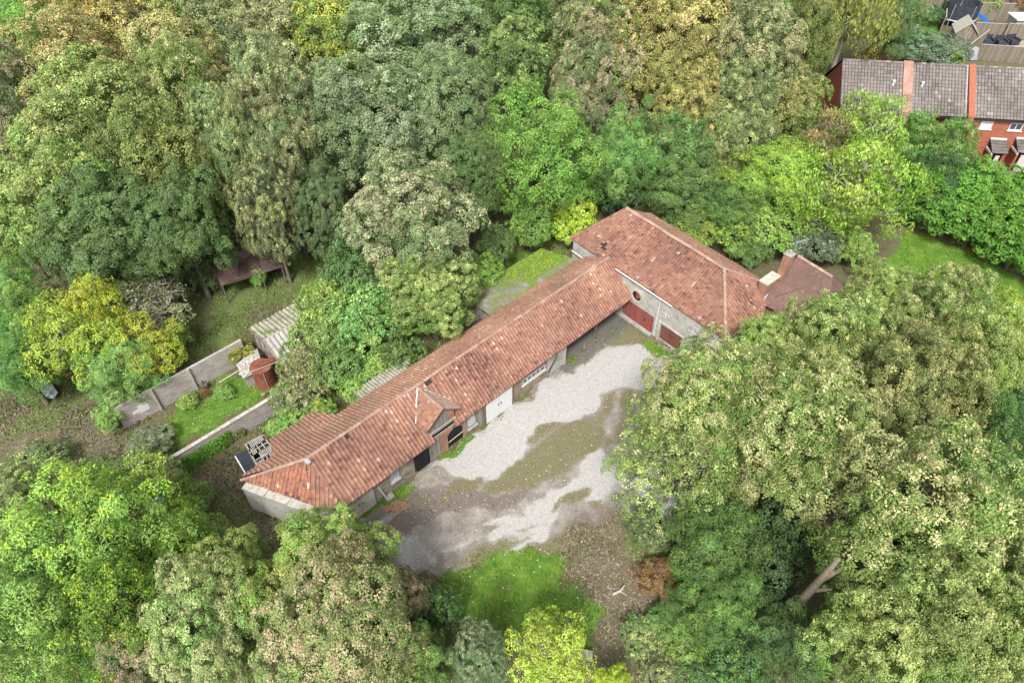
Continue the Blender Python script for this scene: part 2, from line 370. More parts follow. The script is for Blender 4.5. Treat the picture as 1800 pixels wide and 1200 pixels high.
def ridge_caps(name, parent, p0, p1, rad=.13, L=.42, mat_=None, bed=True, sag=.05):
    p0 = Vector(p0); p1 = Vector(p1); d = (p1 - p0); n = max(1, round(d.length / L)); d.normalize()
    side = d.cross(Vector((0, 0, 1))).normalized(); up = side.cross(d); L = (p1 - p0).length / n
    vs = []; fs = []; col = []; rg = random.Random(int(p0.x * 17 + p1.y * 5))
    for i in range(n):
        a_ = p0 + d * (L * i) + side * rg.gauss(0, .012) + up * rg.gauss(0, .006); b_ = p0 + d * (L * (i + 1) + .01) + side * rg.gauss(0, .008); k = len(vs); v = min(1, max(0, rg.gauss(.5, .3)))
        for q, r_ in ((a_, rad * 1.06), (b_, rad * .96)):
            for j in range(7):
                t = math.pi * (j / 6.0) ; p = q + side * (math.cos(t) * r_) + up * (math.sin(t) * r_ * .8 - .05)
                p.z += sag * noise.noise(Vector((p.x, p.y, 0)) * .55); vs.append(p)
        for j in range(6): fs.append((k + j, k + j + 1, k + j + 8, k + j + 7)); col.append(v)
        fs.append(tuple(range(k, k + 7))); col.append(v * .5)
    me = bpy.data.meshes.new(name); org = ORG[parent.name]; me.from_pydata([p - org for p in vs], [], fs)
    at = me.attributes.new('rnd', 'FLOAT', 'FACE'); at.data.foreach_set('value', col)
    o = bpy.data.objects.new(name, me); COL.objects.link(o); me.materials.append(mat_ or M['ridge']); o.parent = parent; ORG[o.name] = org
    return o
# ---------------------------------------------------------------- the long stable range
A = G(605, 892, 2.5); B_ = G(1115, 521, 2.5)
FM = Frame(A, B_ - A)                      # u along the front eave, n to the back
BA = G(1003, 418, 4.5); BB = G(1276, 598, 4.5)
FB = Frame(BA, BB - BA)                    # barn: u along its front eave, n to the back
# (FM.n points to the back, FB.n points to the back of the barn)
RZ = 5.0; EZ = 2.5; RN = 3.1; BN = 6.3; EB = 3.05
slope = (RZ - EZ) / RN
st = thing('stable_range', tuple(FM(14, 3, 0)), 'long low stable range with red pantile roof, gable dormer and white garage door', 'stable building')
apexL = FM(-.31, RN, RZ)
C1 = FM(-1.5, 1.45, 2.55); C2 = FM(-3.75, 6.3, 2.75)
def barn_cut(n_b):     # plan point of the barn's wall line at main n
    d = FB.u; o_ = FB(0, n_b, 0)
    def f(n_m):
        # solve o_ + d*t with FM n == n_m
        base = (o_ - FM.o).dot(FM.n); k = d.dot(FM.n); t = (n_m - base) / k
        p = o_ + d * t; return (p.x, p.y)
    return f
bw = barn_cut(.12)
xy = lambda p: (p.x, p.y)
dorm = lambda c: (lambda u, n: abs(u - 8.55) < 1.05 and n < 2.92 - abs(u - 8.5) * 1.12 - .12)(*FM.inv(c))
hol = [(FM(2.6, 2.93, 4.86), .22), (FM(9.35, 2.93, 4.86), .25), (FM(9.6, 2.93, 4.86), .2)]
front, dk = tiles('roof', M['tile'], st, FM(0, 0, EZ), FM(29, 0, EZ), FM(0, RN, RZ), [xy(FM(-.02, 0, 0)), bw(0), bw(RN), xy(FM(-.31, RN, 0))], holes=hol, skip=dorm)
# deck of the front slope in pieces, leaving the dormer front free
def deckpiece(poly, zf, par):
    MB().prism([(p.x, p.y, zf(p) - .05) for p in poly], (0, 0, -.05)).build('roof_deck', M['deck'], par)
zf = lambda p: EZ + slope * FM.inv(p)[1]
deckpiece([FM(0, .03, 0), FM(7.6, .03, 0), FM(7.6, RN, 0), FM(-.3, RN, 0)], zf, front)
deckpiece([FM(7.6, 1.9, 0), FM(9.7, 1.9, 0), FM(9.7, RN, 0), FM(7.6, RN, 0)], zf, front)
p_, q_ = bw(.03), bw(RN)
deckpiece([FM(9.7, .03, 0), Vector((*p_, 0)), Vector((*q_, 0)), FM(9.7, RN, 0)], zf, front)
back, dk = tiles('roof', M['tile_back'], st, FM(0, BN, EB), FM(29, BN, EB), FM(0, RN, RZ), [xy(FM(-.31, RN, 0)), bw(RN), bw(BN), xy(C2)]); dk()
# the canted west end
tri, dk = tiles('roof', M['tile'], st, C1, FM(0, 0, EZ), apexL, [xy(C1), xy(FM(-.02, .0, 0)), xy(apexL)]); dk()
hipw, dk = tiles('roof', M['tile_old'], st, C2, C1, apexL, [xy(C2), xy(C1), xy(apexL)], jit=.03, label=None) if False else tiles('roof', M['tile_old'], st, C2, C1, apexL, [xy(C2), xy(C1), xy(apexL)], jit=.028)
hipw['label'] = 'uneven patched pantile hip with orange and white streaks'
dk()
ridge_caps('ridge_tiles', st, apexL + Vector((0, 0, .05)), Vector((*bw(RN), RZ + .05)))
ridge_caps('ridge_tiles', st, C2 + Vector((0, 0, .10)), apexL + Vector((0, 0, .06)), rad=.14)
ridge_caps('ridge_tiles', st, C1 + Vector((0, 0, .06)), apexL + Vector((0, 0, .04)), rad=.09, mat_=M['tile_old'])
mb = MB(); mb.prism([apexL + FM.u * a_ + FM.n * b_ + Vector((0, 0, .06)) for a_, b_ in ((-.15, -.5), (.12, -.5), (.15, .05), (-.15, .08))], (0, 0, -.08)); mb.build('flashing', M['lead'], st)
# front wall
FW = Frame(FM(0, -.2, 0), FM.u)
WN0, WN1 = .55, .9; ZT = 2.75
mb = MB(); wall(mb, FW, -.1, 29.25, WN0, WN1, 0, 2.5, [(.12, 2.36, 0, 2.1), (3.78, 4.47, .95, 2.05), (5.8, 7.15, 0, 2.2), (7.15, 8.1, 0, 2.2), (8.85, 10.35, 0, 2.3), (10.8, 11.6, .7, 1.8), (11.6, 12.4, 0, 2.2), (12.42, 15.12, 0, 2.3), (16.5, 18.9, 1.1, 1.6), (21.1, 29.25, 0, 2.3)])
fw = mb.build('wall', M['brick'], st)
mb = MB(); mb.box(FW, 2.38, 3.76, WN0 - .02, WN0 - .002, 0, 2.4).build('stone_facing', M['stone'], fw); mb = MB(); mb.box(FW, 4.5, 5.78, WN0 - .02, WN0 - .002, 0, 2.4); mb.build('stone_facing', M['stone'], fw)
mb = MB(); mb.box(FW, 19.2, 21.05, WN0 - .025, WN0 - .002, 0, 2.4); mb.build('render_facing', M['render'], fw)
# back and end walls
mb = MB(); mb.box(FM, -3.2, 29.3, BN - .35, BN - .05, 0, 2.9); mb.build('wall', M['stone'], st); mb = MB()
mb.box(FM, 21.1, 21.4, WN1, BN - .35, 0, 2.45); mb.build('wall', M['stone'], st)
mb = MB(); c0 = FM(-3.55, 5.95, 0); c1 = FM(-1.35, 1.25, 0); FE = Frame(c0, c1 - c0); LE = (c1 - c0).length
mb.box(FE, -.1, LE + .1, -.45, -.12, 0, 2.6); c2 = FM(-.12, .6, 0); F2 = Frame(c1, c2 - c1); MB().box(F2, .02, (c2 - c1).length, 0, .3, 0, 2.4).build('wall', M['render'], st)
ew = mb.build('wall', M['render'], st, label='grey rendered end wall of the west end')
mb = MB()
k = 9
for i in range(k): mb.box(FE, LE * i / k - .02 * (i == 0) + .008, LE * (i + 1) / k - .008, -.56 + .015 * math.sin(i * 5), .0 + .02 * math.cos(i * 3), 2.605 + .004 * (i % 2), 2.76 + .02 * (i % 3))
mb.build('coping', M['coping'], st, bevel=.02)
# garage doors
def double_door(par, fr, u0, u1, n, z0, z1, m, th=.05, name='garage_door', lab=None, handle=True, rail=True):
    mid = (u0 + u1) / 2
    for i, (a_, b_) in enumerate(((u0, mid - .012), (mid + .012, u1))):
        mb = MB(); mb.box(fr, a_, b_, n - th, n, z0, z1)
        if rail:
            for zz in (z0 + .12, (z0 + z1) / 2, z1 - .22): mb.box(fr, a_ + .03, b_ - .03, n - th - .018, n - th - .0005, zz, zz + .1)
        d = mb.build(name, m, par, label=lab)
        if handle:
            hb = MB(); x = b_ - .12 if i == 0 else a_ + .12
            hb.box(fr, x - .02, x + .02, n - th - .06, n - th - .019, (z0 + z1) / 2 - .12 + .2, (z0 + z1) / 2 + .1 + .2); hb.build('handle', M['pipe_b'], d)
double_door(st, FW, .15, 2.33, .5, .03, 2.08, M['cream'], lab='flaking cream double garage door')
double_door(st, FW, 12.45, 15.1, .36, .03, 2.26, M['white'], lab='white painted garage door', rail=False)
mb = MB(); mb.box(FW, 12.42, 15.12, .37, .54, 2.27, 2.42); mb.box(FW, 12.3, 12.42, .36, .54, 0, 2.3); mb.box(FW, 15.12, 15.24, .36, .54, 0, 2.3); mb.build('door_frame', M['timber'], st)
# blue-grey window
mb = MB(); mb.box(FW, 3.78, 4.47, .58, .62, .98, 2.05); wdw = mb.build('window', M['bluewin'], st)
mb = MB(); mb.box(FW, 3.7, 4.55, .38, .60, .88, .98); mb.build('sill', M['conc'], wdw)
mb = MB()
for a_, b_, c_, d_ in ((3.78, 3.84, .98, 2.05), (4.41, 4.47, .98, 2.05), (3.84, 4.41, 1.99, 2.05), (3.84, 4.41, .98, 1.04)): mb.box(FW, a_, b_, .54, .578, c_, d_)
mb.build('frame', M['white_dirty'], wdw)
# dark doorway, plank door
mb = MB(); mb.box(FW, 5.82, 6.47, .56, .60, 0, 2.18); mb.box(FW, 6.50, 7.13, .57, .61, 0, 2.18); mb.build('doorway', M['black'], st)  # black boards stand in for the shade inside the open doorway
mb = MB(); mb.box(FW, 7.17, 8.08, .50, .55, .02, 2.2)
for zz in (.3, 1.9): mb.box(FW, 7.2, 8.05, .475, .4995, zz, zz + .12)
d = mb.build('plank_door', M['grey_boards'], st); MB().box(FW, 7.3, 7.34, .44, .474, 1.0, 1.2).build('handle', M['pipe_b'], d)
mb = MB(); mb.box(FW, 8.12, 8.83, .5, .548, 0, 2.25); mb.build('brick_pier', M['brick_orange'], st)
# arched coach opening under the dormer
mb = MB()
arc = [(8.85 + .75 + .75 * math.cos(t), 1.15 + .75 * math.sin(t)) for t in [math.pi * i / 14 for i in range(15)]]
for side in (0, 1):
    pts = [p for p in arc if (p[0] >= 9.6) == (side == 0)]
    cx = 10.35 if side == 0 else 8.85
    poly = [(cx, 2.3)] + (pts if side == 0 else pts[::-1]) + ([(9.6, 2.3)] )
    poly = [(cx, 2.3), (cx, 1.15)] + [p for p in (pts if side == 0 else pts[::-1])[1:]] + [(9.6, 2.3)]
    mb.prism([FW(u, .57, z) for u, z in poly], FW.n * .08)
mb.build('arch_spandrel', M['brick_orange'], st)
mb = MB(); mb.box(FW, 8.85, 9.59, .66, .70, .02, 2.3); mb.box(FW, 9.61, 10.35, .67, .71, .02, 2.3); ad = mb.build('arch_dark_panel', M['black'], st)  # black panels stand in for the shade inside the open arch
mb = MB(); mb.add([FW(8.9, .50, .75), FW(10.3, .50, .85), FW(10.3, .50, .94), FW(8.9, .50, .84), FW(8.9, .54, .75), FW(10.3, .54, .85), FW(10.3, .54, .94), FW(8.9, .54, .84)], [(0, 1, 2, 3), (7, 6, 5, 4), (0, 4, 5, 1), (3, 2, 6, 7), (0, 3, 7, 4), (1, 5, 6, 2)]); mb.build('bar', M['timber_pale'], st)
# small white shuttered window, brown plank part
mb = MB(); mb.box(FW, 10.82, 11.58, .58, .62, .72, 1.78); s_ = mb.build('window', M['white_dirty'], st, label='white boarded window')
MB().box(FW, 10.72, 11.66, .36, .62, .60, .70).build('sill', M['conc'], s_)
mb = MB(); mb.box(FW, 11.62, 12.4, .50, .56, .02, 2.2); mb.build('plank_panel', M['grey_boards'], st)
# strip window
wd = MB().box(FW, 16.52, 18.88, .62, .64, 1.12, 1.58).build('window', M['glass'], st, label='long low strip window with white frame')
mb = MB(); mb.box(FW, 16.45, 18.95, .50, .60, 1.06, 1.12); mb.box(FW, 16.45, 18.95, .50, .60, 1.58, 1.63)
for i in range(6): x = 16.47 + i * .482; mb.box(FW, x - .03, x + .05, .51, .59, 1.12, 1.58)
mb.build('frame', M['white_dirty'], wd)
MB().box(FW, 16.3, 19.05, .42, .549, .98, 1.04).build('sill', M['white_dirty'], wd)
# posts and beam of the open bay, black drain pipe
MB().tube([FW(19.95, .2, 2.4), FW(19.85, .22, 2.0), FW(19.2, .40, .55), FW(19.15, .42, .05)], .045).build('drain_pipe', M['pipe_b'], st)
MB().box(FM, 21.08, 21.26, .20, .345, 0, 2.38).build('post', M['timber_pale'], st)
MB().box(FM, 25.2, 25.36, .45, .62, 0, 2.35).build('post', M['timber'], st)
MB().box(FM, 21.1, 29.2, .45, .62, 2.36, 2.5).build('beam', M['timber'], st)
MB().box(FM, -.05, 7.45, .04, .10, 2.34, 2.44).build('fascia', M['timber'], st); MB().box(FM, 9.8, 29.0, .04, .10, 2.34, 2.44).build('fascia', M['timber'], st)
# dormer
dm = MB()
ap = FM(8.65, .5, 4.78)
mb = MB(); mb.prism([FM(7.55, .5, 2.42), FM(9.75, .5, 2.42), FM(9.75, .5, 3.82), FM(8.65, .5, 4.7), FM(7.55, .5, 3.82)], FM.n * .3)
gd = mb.build('dormer', M['conc'], st)
mb = MB(); mb.prism([FM(7.98, .44, 3.0), FM(9.1, .44, 3.0), FM(9.1, .44, 4.25), FM(8.65, .44, 4.6), FM(8.1, .44, 4.15)], FM.n * .055); mb.build('loading_door', M['grey_boards'], gd)
mb = MB(); mb.prism([FM(7.62, .44, 2.95), FM(7.96, .44, 2.95), FM(7.96, .44, 3.95), FM(7.62, .44, 3.8)], FM.n * .055); mb.build('brick_panel', M['stone'], gd); mb = MB(); mb.prism([FM(9.14, .44, 3.1), FM(9.7, .44, 3.1), FM(9.7, .44, 3.8), FM(9.14, .44, 4.2)], FM.n * .055); mb.build('brick_panel', M['brick_orange'], gd)
MB().box(FM, 7.5, 9.8, .38, .436, 2.86, 2.96).build('sill', M['timber_pale'], gd)
MB().box(FM, 7.5, 9.8, .34, .55, 2.36, 2.50).build('lintel', M['timber_pale'], gd)
for sgn, foot in ((-1, 7.1), (1, 10.2)):
    zft = 3.62; zr = 4.88; cu = 8.65
    nv = (zft - EZ) / slope; nr = (zr - EZ) / slope
    o, dk = tiles('dormer_roof', M['tile'] if sgn < 0 else M['tile_pale'], st, FM(foot, .2, zft), FM(foot, 2, zft), FM(cu, .2, zr), [xy(FM(foot, .22, 0)), xy(FM(cu, .22, 0)), xy(FM(cu, nr + .05, 0)), xy(FM(foot, nv + .05, 0))], tw=.23, tg=.28, sag=.02)
    dk()
    MB().prism([FM(foot, .24, zft - .02), FM(cu, .24, zr - .02), FM(cu, .24, zr - .14), FM(foot, .24, zft - .14)], FM.n * .05).build('bargeboard', M['timber_pale'], gd)
    mb = MB(); rg = random.Random(3)
    if sgn < 0:
        pts = [FM(foot + (cu - foot) * t + rg.uniform(-.03, .03) - .05, nv + (nr - nv) * t - .02, zft + (zr - zft) * t + .07) for t in [i / 9 for i in range(10)]]
        mb.tube(pts[4:], [.035 + rg.random() * .045 for _ in pts[4:]], 6).tube(pts[:3], [.03, .06, .03], 6); mb.build('valley_mortar', M['mortar'], st)
    else:
        pts = [FM(foot + (cu - foot) * t, nv + (nr - nv) * t, zft + (zr - zft) * t + .05) for t in [i / 6 for i in range(7)]]
        mb.tube(pts, [.03 + rg.random() * .03 for _ in pts], 6); mb.build('valley_mortar', M['mortar'], st)
ridge_caps('ridge_tiles', st, FM(8.65, .2, 4.93), FM(8.62, 2.95, 4.95), rad=.12, sag=0)

# leaning pole and things against the range
MB().tube([FM(3.05, -.12, 0.03), FM(2.72, .52, 1.95)], .045, 8).build('leaning_pole', M['white_dirty']).update_tag()
tag(bpy.data.objects['leaning_pole'], 'thin white pole leaning on the stable front beside the cream garage door', 'pole')
mb = MB(); mb.box(FM, 3.0, 3.6, -.15, .3, 0.0, .16); tag(mb.build('concrete_block', M['conc'], bevel=.02), 'small grey concrete block on the weeds under the blue-grey window', 'block')

# lean-to roofs behind the range
lt = thing('lean_to', tuple(FM(24.5, 8.2, 0)), 'low lean-to with moss covered roof behind the stables beside the barn', 'lean-to')
z0_, z1_ = 2.2, 3.0
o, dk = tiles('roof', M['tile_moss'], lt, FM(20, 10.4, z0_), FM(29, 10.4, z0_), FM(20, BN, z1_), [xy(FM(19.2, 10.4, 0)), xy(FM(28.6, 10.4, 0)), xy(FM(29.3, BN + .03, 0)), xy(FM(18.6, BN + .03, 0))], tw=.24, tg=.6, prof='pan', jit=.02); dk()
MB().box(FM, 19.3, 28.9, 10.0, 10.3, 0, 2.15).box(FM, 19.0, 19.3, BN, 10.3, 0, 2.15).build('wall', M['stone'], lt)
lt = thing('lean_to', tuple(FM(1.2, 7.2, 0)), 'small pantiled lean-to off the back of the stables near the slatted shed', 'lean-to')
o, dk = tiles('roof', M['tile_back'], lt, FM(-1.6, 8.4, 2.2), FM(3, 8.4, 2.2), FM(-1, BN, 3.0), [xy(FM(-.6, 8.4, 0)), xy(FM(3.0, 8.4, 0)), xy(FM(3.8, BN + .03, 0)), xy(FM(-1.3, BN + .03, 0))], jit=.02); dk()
MB().box(FM, -.6, 3.2, 8.0, 8.25, 0, 1.85).build('wall', M['stone'], lt)

# ---------------------------------------------------------------- the tall barn
bn = thing('coach_barn', tuple(FB(8, 4, 0)), 'tall hipped barn with red clay pantile roof, round windows and red boarded doors', 'barn')
BEZ, BRZ = 4.5, 7.0; bl = FB(2.4, 4.25, BRZ); brr = FB(13.1, 4.0, BRZ); BD = 8.4
K0 = FB(0, 0, BEZ); K1 = FB(16.96, 0, BEZ); K2 = FB(17.3, 4.2, BEZ); K3 = FB(15.3, 8.1, BEZ); K4 = FB(2.2, 8.2, BEZ); K5 = FB(.05, 4.3, BEZ)
def slopef(e0, e1, up, poly, m=M['tile'], **kw):
    o, dk = tiles('roof', m, bn, e0, e1, up, [xy(p) for p in poly], **kw); dk(); return o
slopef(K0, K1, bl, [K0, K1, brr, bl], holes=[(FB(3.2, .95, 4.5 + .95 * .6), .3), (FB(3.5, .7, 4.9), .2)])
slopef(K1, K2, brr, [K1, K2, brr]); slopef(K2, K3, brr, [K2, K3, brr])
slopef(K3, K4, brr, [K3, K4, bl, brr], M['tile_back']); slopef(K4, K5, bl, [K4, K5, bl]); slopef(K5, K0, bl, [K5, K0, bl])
dz = Vector((0, 0, .05))
ridge_caps('ridge_tiles', bn, bl + dz, brr + dz, rad=.16); ridge_caps('ridge_tiles', bn, K1 + dz, brr + dz, rad=.13)
ridge_caps('ridge_tiles', bn, K5 + dz, bl + dz, rad=.12); ridge_caps('ridge_tiles', bn, K0 + dz, bl + dz, rad=.10, mat_=M['tile']); ridge_caps('ridge_tiles', bn, K3 + dz, brr + dz, rad=.12)
c = FB(8, 4, 0); ins = lambda p, s=.2: Vector((p.x, p.y, 0)) + (c - Vector((p.x, p.y, 0))).normalized() * s
mb = MB(); wall(mb, FB, .25, 16.75, .15, .5, 0, 4.42, [(6.75, 10.2, .1, 1.95), (11.0, 13.25, .15, 1.75)])
fwall = mb.build('wall', M['render'], bn, label='grey rendered front wall of the barn')
mb = MB()
ps = [FB(16.75, .5, 0), FB(17.0, 4.2, 0), FB(15.1, 7.9, 0), FB(2.3, 7.95, 0), FB(.3, 4.3, 0), FB(.25, .5, 0)]
for p, q in zip(ps[:-1], ps[1:]):
    f_ = Frame(p, q - p); mb.box(f_, 0, (q - p).length, 0, .3, 0, 4.42)
mb.build('wall', M['render_pale'], bn)
# red boarded doors, brown doors
mb = MB(); mb.box(FB, 6.78, 10.17, .17, .22, .12, 1.93)
for zz in (.3, 1.6): mb.box(FB, 6.85, 10.1, .145, .1695, zz, zz + .12)
rd = mb.build('boarded_door', M['red_boards'], bn, label='long worn red boarded door'); MB().box(FB, 9.2, 9.26, .10, .144, .9, 1.15).build('handle', M['pipe_b'], rd)
double_door(bn, FB, 11.03, 13.22, .28, .17, 1.73, M['brown_boards'], name='double_door', rail=False, lab='brown double door')
mb = MB(); mb.box(FB, 10.78, 11.0, .0, .149, 0, 1.95); mb.box(FB, 13.25, 13.45, .0, .149, 0, 1.95); mb.box(FB, 10.78, 13.45, .02, .149, 1.951, 2.1); mb.build('door_surround', M['coping'], bn, bevel=.03)
MB().box(FB, 6.3, 10.3, -.25, .149, 0, .14).build('step', M['conc'], bn)
# round windows
mb = MB(); mb.disc(FB, 8.1, 3.0, .02, .149, .68, 28, r0=.47); rw = mb.build('round_window', M['coping'], bn, smooth=False, label='open round window with thick cream ring')
MB().disc(FB, 8.1, 3.0, .10, .147, .465, 24).build('dark_disc', M['black'], rw)  # black disc stands in for the shade behind the open window
MB().prism([FB(8.02, .09, 2.75), FB(8.3, .09, 2.78), FB(8.45, .09, 3.0), FB(8.45, .09, 3.2), FB(8.3, .09, 3.4), FB(8.02, .09, 3.44)], FB.n * .009).build('board', M['red_boards'], rw)
for cu_, r_ in ((11.25, .55), (14.0, .55), (15.9, .42)):
    mb = MB(); mb.disc(FB, cu_, 3.1, .10, .149, r_, 28, r0=r_ - .09); rw = mb.build('round_window', M['render_pale'], bn)
    MB().disc(FB, cu_, 3.1, .125, .148, r_ - .1, 24).build('pane', M['render_pale'], rw)
    MB().box(FB, cu_ - .025, cu_ + .025, .105, .124, 3.1 - r_ + .1, 3.1 + r_ - .1).box(FB, cu_ - r_ + .1, cu_ + r_ - .1, .108, .1235, 3.08, 3.12).build('glazing_bar', M['white'], rw)
MB().tube([FB(10.5, -.02, 4.3), FB(10.5, .07, 3.9), FB(10.5, .07, .1)], .055).build('drain_pipe', M['pipe_w'], bn)
MB().tube([FB(5.6, -.07, 4.43), FB(9.0, -.07, 4.41), FB(11.8, -.07, 4.4)], .06).build('gutter', M['pipe_w'], bn)
MB().tube([FB(.4, -.12, 3.35), FB(3.0, -.12, 3.3)], .08).build('gutter', M['white_dirty'], bn)
MB().box(FB, 15.0, 15.25, .0, .149, .6, 2.2).build('sign_board', M['white'], bn)

# ---------------------------------------------------------------- cottage beyond the barn
ct = thing('cottage', tuple(G(1410, 520, 0)), 'small cottage with plain brown tiled hipped roof and two chimneys beyond the barn', 'cottage')
E1 = G(1334, 532, 4.4); R1 = G(1403, 450, 6.6); R2 = G(1464, 487, 6.6); N1 = G(1365, 478, 4.6); S1 = G(1348, 546, 4.2); S2 = G(1450, 590, 4.2); S3 = G(1500, 520, 4.2)
def flat_tiles(par, pts, m, tw=.17, tg=.2, nm='roof'):
    # eave along pts[0]-pts[1], pts[2] up the slope
    o, dk = tiles(nm, m, par, pts[0], pts[1], pts[2], [xy(p) for p in pts], tw=tw, tg=tg, prof='flat', lift=.014, sag=.015, jit=.005)
    dk(); return o
flat_tiles(ct, [N1, E1, R2, R1] if False else [N1, E1, R1], M['tile_brown'])
def planetri(par, pts, m, nm='roof', tg=.2):
    # triangle of plain tiles, courses laid level
    a_, b_, c_ = pts; nrm = (b_ - a_).cross(c_ - a_).normalized(); 
    if nrm.z < 0: nrm = -nrm
    lev = Vector((0, 0, 1)).cross(nrm).normalized(); low = min(pts, key=lambda p: p.z); up = nrm.cross(lev)
    if up.z < 0: up = -up
    o, dk = tiles(nm, m, par, low, low + lev, low + up, [xy(p) for p in pts], tw=.17, tg=tg, prof='flat', lift=.014, sag=.015, jit=.005); dk(); return o
planetri(ct, [E1, R2, R1], M['tile_brown']); planetri(ct, [E1, S2, R2], M['tile_brown']); planetri(ct, [S2, S3, R2], M['tile_brown'])
BK = R1 + (R1 - E1) * .6; BK.z = 4.4; BK2 = R2 + Vector((2.2, 2.4, 0)); BK2.z = 4.4
planetri(ct, [R1, R2, BK], M['tile_brown']); planetri(ct, [R2, BK, BK2], M['tile_brown']); planetri(ct, [R2, BK2, S3], M['tile_brown']); planetri(ct, [N1, R1, BK], M['tile_brown'])
ridge_caps('ridge_tiles', ct, R1 + dz, R2 + dz, rad=.15, sag=0); ridge_caps('ridge_tiles', ct, E1 + dz * .5, R2 + dz, rad=.07, mat_=M['tile_brown'], sag=0)
mb = MB(); ps = [N1, E1, S2, S3, BK2, BK]; cc = sum((Vector((p.x, p.y, 0)) for p in ps), Vector()) / 6
ps = [Vector((p.x, p.y, 4.25)).lerp(Vector((cc.x, cc.y, 4.25)), .07) for p in ps]; mb.prism(ps, (0, 0, -4.25)); mb.build('wall', M['brick_orange'], ct)
# chimneys
def chimney(par, c_, fr, w_, d_, z0, z1, pots=2, cap=M['conc'], capt=.08, lab=None):
    u, n = fr.inv(c_); mb = MB(); mb.box(fr, u - w_ / 2, u + w_ / 2, n - d_ / 2, n + d_ / 2, z0, z1)
    ch = mb.build('chimney', M['brick_orange'], par, label=lab)
    MB().box(fr, u - w_ / 2 - .05, u + w_ / 2 + .05, n - d_ / 2 - .05, n + d_ / 2 + .05, z1 + .002, z1 + capt).build('cap', cap, ch, bevel=.015)
    for i in range(pots):
        x = u + (i - (pots - 1) / 2) * w_ * .5; MB().tube([fr(x, n, z1 + capt), fr(x, n, z1 + capt + .3), fr(x, n, z1 + capt + .32)], [.12, .10, .12], 10).build('pot', M['coping'], ch)
    return ch
c_ = G(1388, 447, 8.0); ch = chimney(ct, c_, FB, .62, .62, 5.0, 8.0, 1, lab='tall slim brick chimney with aerial')
MB().tube([c_ + Vector((.2, 0, .1)), c_ + Vector((.3, 0, 1.1))], .02, 5).tube([c_ + Vector((-.2, 0, .95)), c_ + Vector((1.3, .5, 1.15))], .02, 5).tube([c_ + Vector((.5, -.25, 1.03)), c_ + Vector((.35, .35, 1.03))], .015, 5).tube([c_ + Vector((1.0, -.2, 1.1)), c_ + Vector((.85, .5, 1.1))], .015, 5).build('aerial', M['galv'], ct)
c_ = G(1353, 491, 5.9); chimney(ct, c_, FB, .75, 1.7, 3.5, 5.9, 0, cap=M['coping'], capt=.16, lab='broad brick chimney stack with cream capping')
u, n = FB.inv(c_); MB().prism([FB(u - .6, n - 1.2, 4.55), FB(u + .6, n - 1.3, 4.5), FB(u + .75, n + .8, 5.05), FB(u + .42, n + .8, 5.1), FB(u + .4, n - .9, 4.8), FB(u - .4, n - .9, 4.8)], (0, 0, -.1)).build('flashing', M['lead'], ct)

lt = thing('lean_to', tuple(FM(9, 7.8, 0)), 'low lean-to roof of pale ribbed sheets with moss, behind the dormer', 'lean-to')
MB().sheet([FM(6, BN + .05, 2.75), FM(10.8, BN + .05, 2.75), FM(10.8, 7.9, 2.45), FM(6, 7.9, 2.45)], 18, .045).build('roof', M['asb_moss'], lt)
MB().box(FM, 6.1, 10.7, 7.6, 7.8, 0, 2.3).build('wall', M['stone'], lt)
# ---------------------------------------------------------------- ground: one sheet, split by surface
def axis(lo, hi, step, far):
    mid = np.arange(lo, hi + step * .5, step); out = []; s_ = step; x = lo
    while x > -far: s_ *= 1.35; x -= s_; out.append(x)
    out2 = []; s_ = step; x = mid[-1]
    while x < far: s_ *= 1.35; x += s_; out2.append(x)
    return np.concatenate([np.array(out[::-1]), mid, np.array(out2)])
XS = axis(-42, 46, .25, 700); YS = axis(9, 66, .25, 700)
X, Y = np.meshgrid(XS, YS); 
def vnoise(x, y, s, seed=0):
    x = x / s + seed * 17.3; y = y / s - seed * 9.1; xi = np.floor(x); yi = np.floor(y); fx = x - xi; fy = y - yi
    h = lambda a_, b_: np.modf(np.abs(np.sin(a_ * 127.1 + b_ * 311.7 + seed) * 43758.5453))[0]
    fx = fx * fx * (3 - 2 * fx); fy = fy * fy * (3 - 2 * fy)
    return (h(xi, yi) * (1 - fx) + h(xi + 1, yi) * fx) * (1 - fy) + (h(xi, yi + 1) * (1 - fx) + h(xi + 1, yi + 1) * fx) * fy
def fbm(x, y, s, seed=0): return sum(vnoise(x, y, s / 2 ** i, seed + i) * .5 ** i for i in range(4)) / 1.875
Z = hgt(X, Y)
WX = X + (fbm(X, Y, 1.6, 3) - .5) * 2.2; WY = Y + (fbm(X, Y, 1.6, 8) - .5) * 2.2     # ragged edges for the surfaces
def sdf(pix):
    P = np.array([[*GT(px, py)[:2]] for px, py in pix]); inside = np.zeros(X.shape, bool); d = np.full(X.shape, 1e9)
    for i in range(len(P)):
        a_, b_ = P[i], P[(i + 1) % len(P)]; e_ = b_ - a_; L2 = e_ @ e_ + 1e-9
        t = np.clip(((WX - a_[0]) * e_[0] + (WY - a_[1]) * e_[1]) / L2, 0, 1)
        d = np.minimum(d, np.hypot(WX - a_[0] - t * e_[0], WY - a_[1] - t * e_[1]))
        c_ = ((a_[1] > WY) != (b_[1] > WY)) & (WX < (b_[0] - a_[0]) * (WY - a_[1]) / (b_[1] - a_[1] + 1e-12) + a_[0]); inside ^= c_
    return np.where(inside, d, -d)
def mask(pix, soft=.5): return sstep(-soft, soft, sdf(pix))
yard = mask([(1100, 570), (1200, 625), (1260, 700), (1240, 900), (1090, 900), (1000, 935), (905, 982), (850, 972), (760, 1012), (700, 1000), (650, 935), (600, 930), (660, 890), (790, 790), (870, 735), (990, 640)], .5)
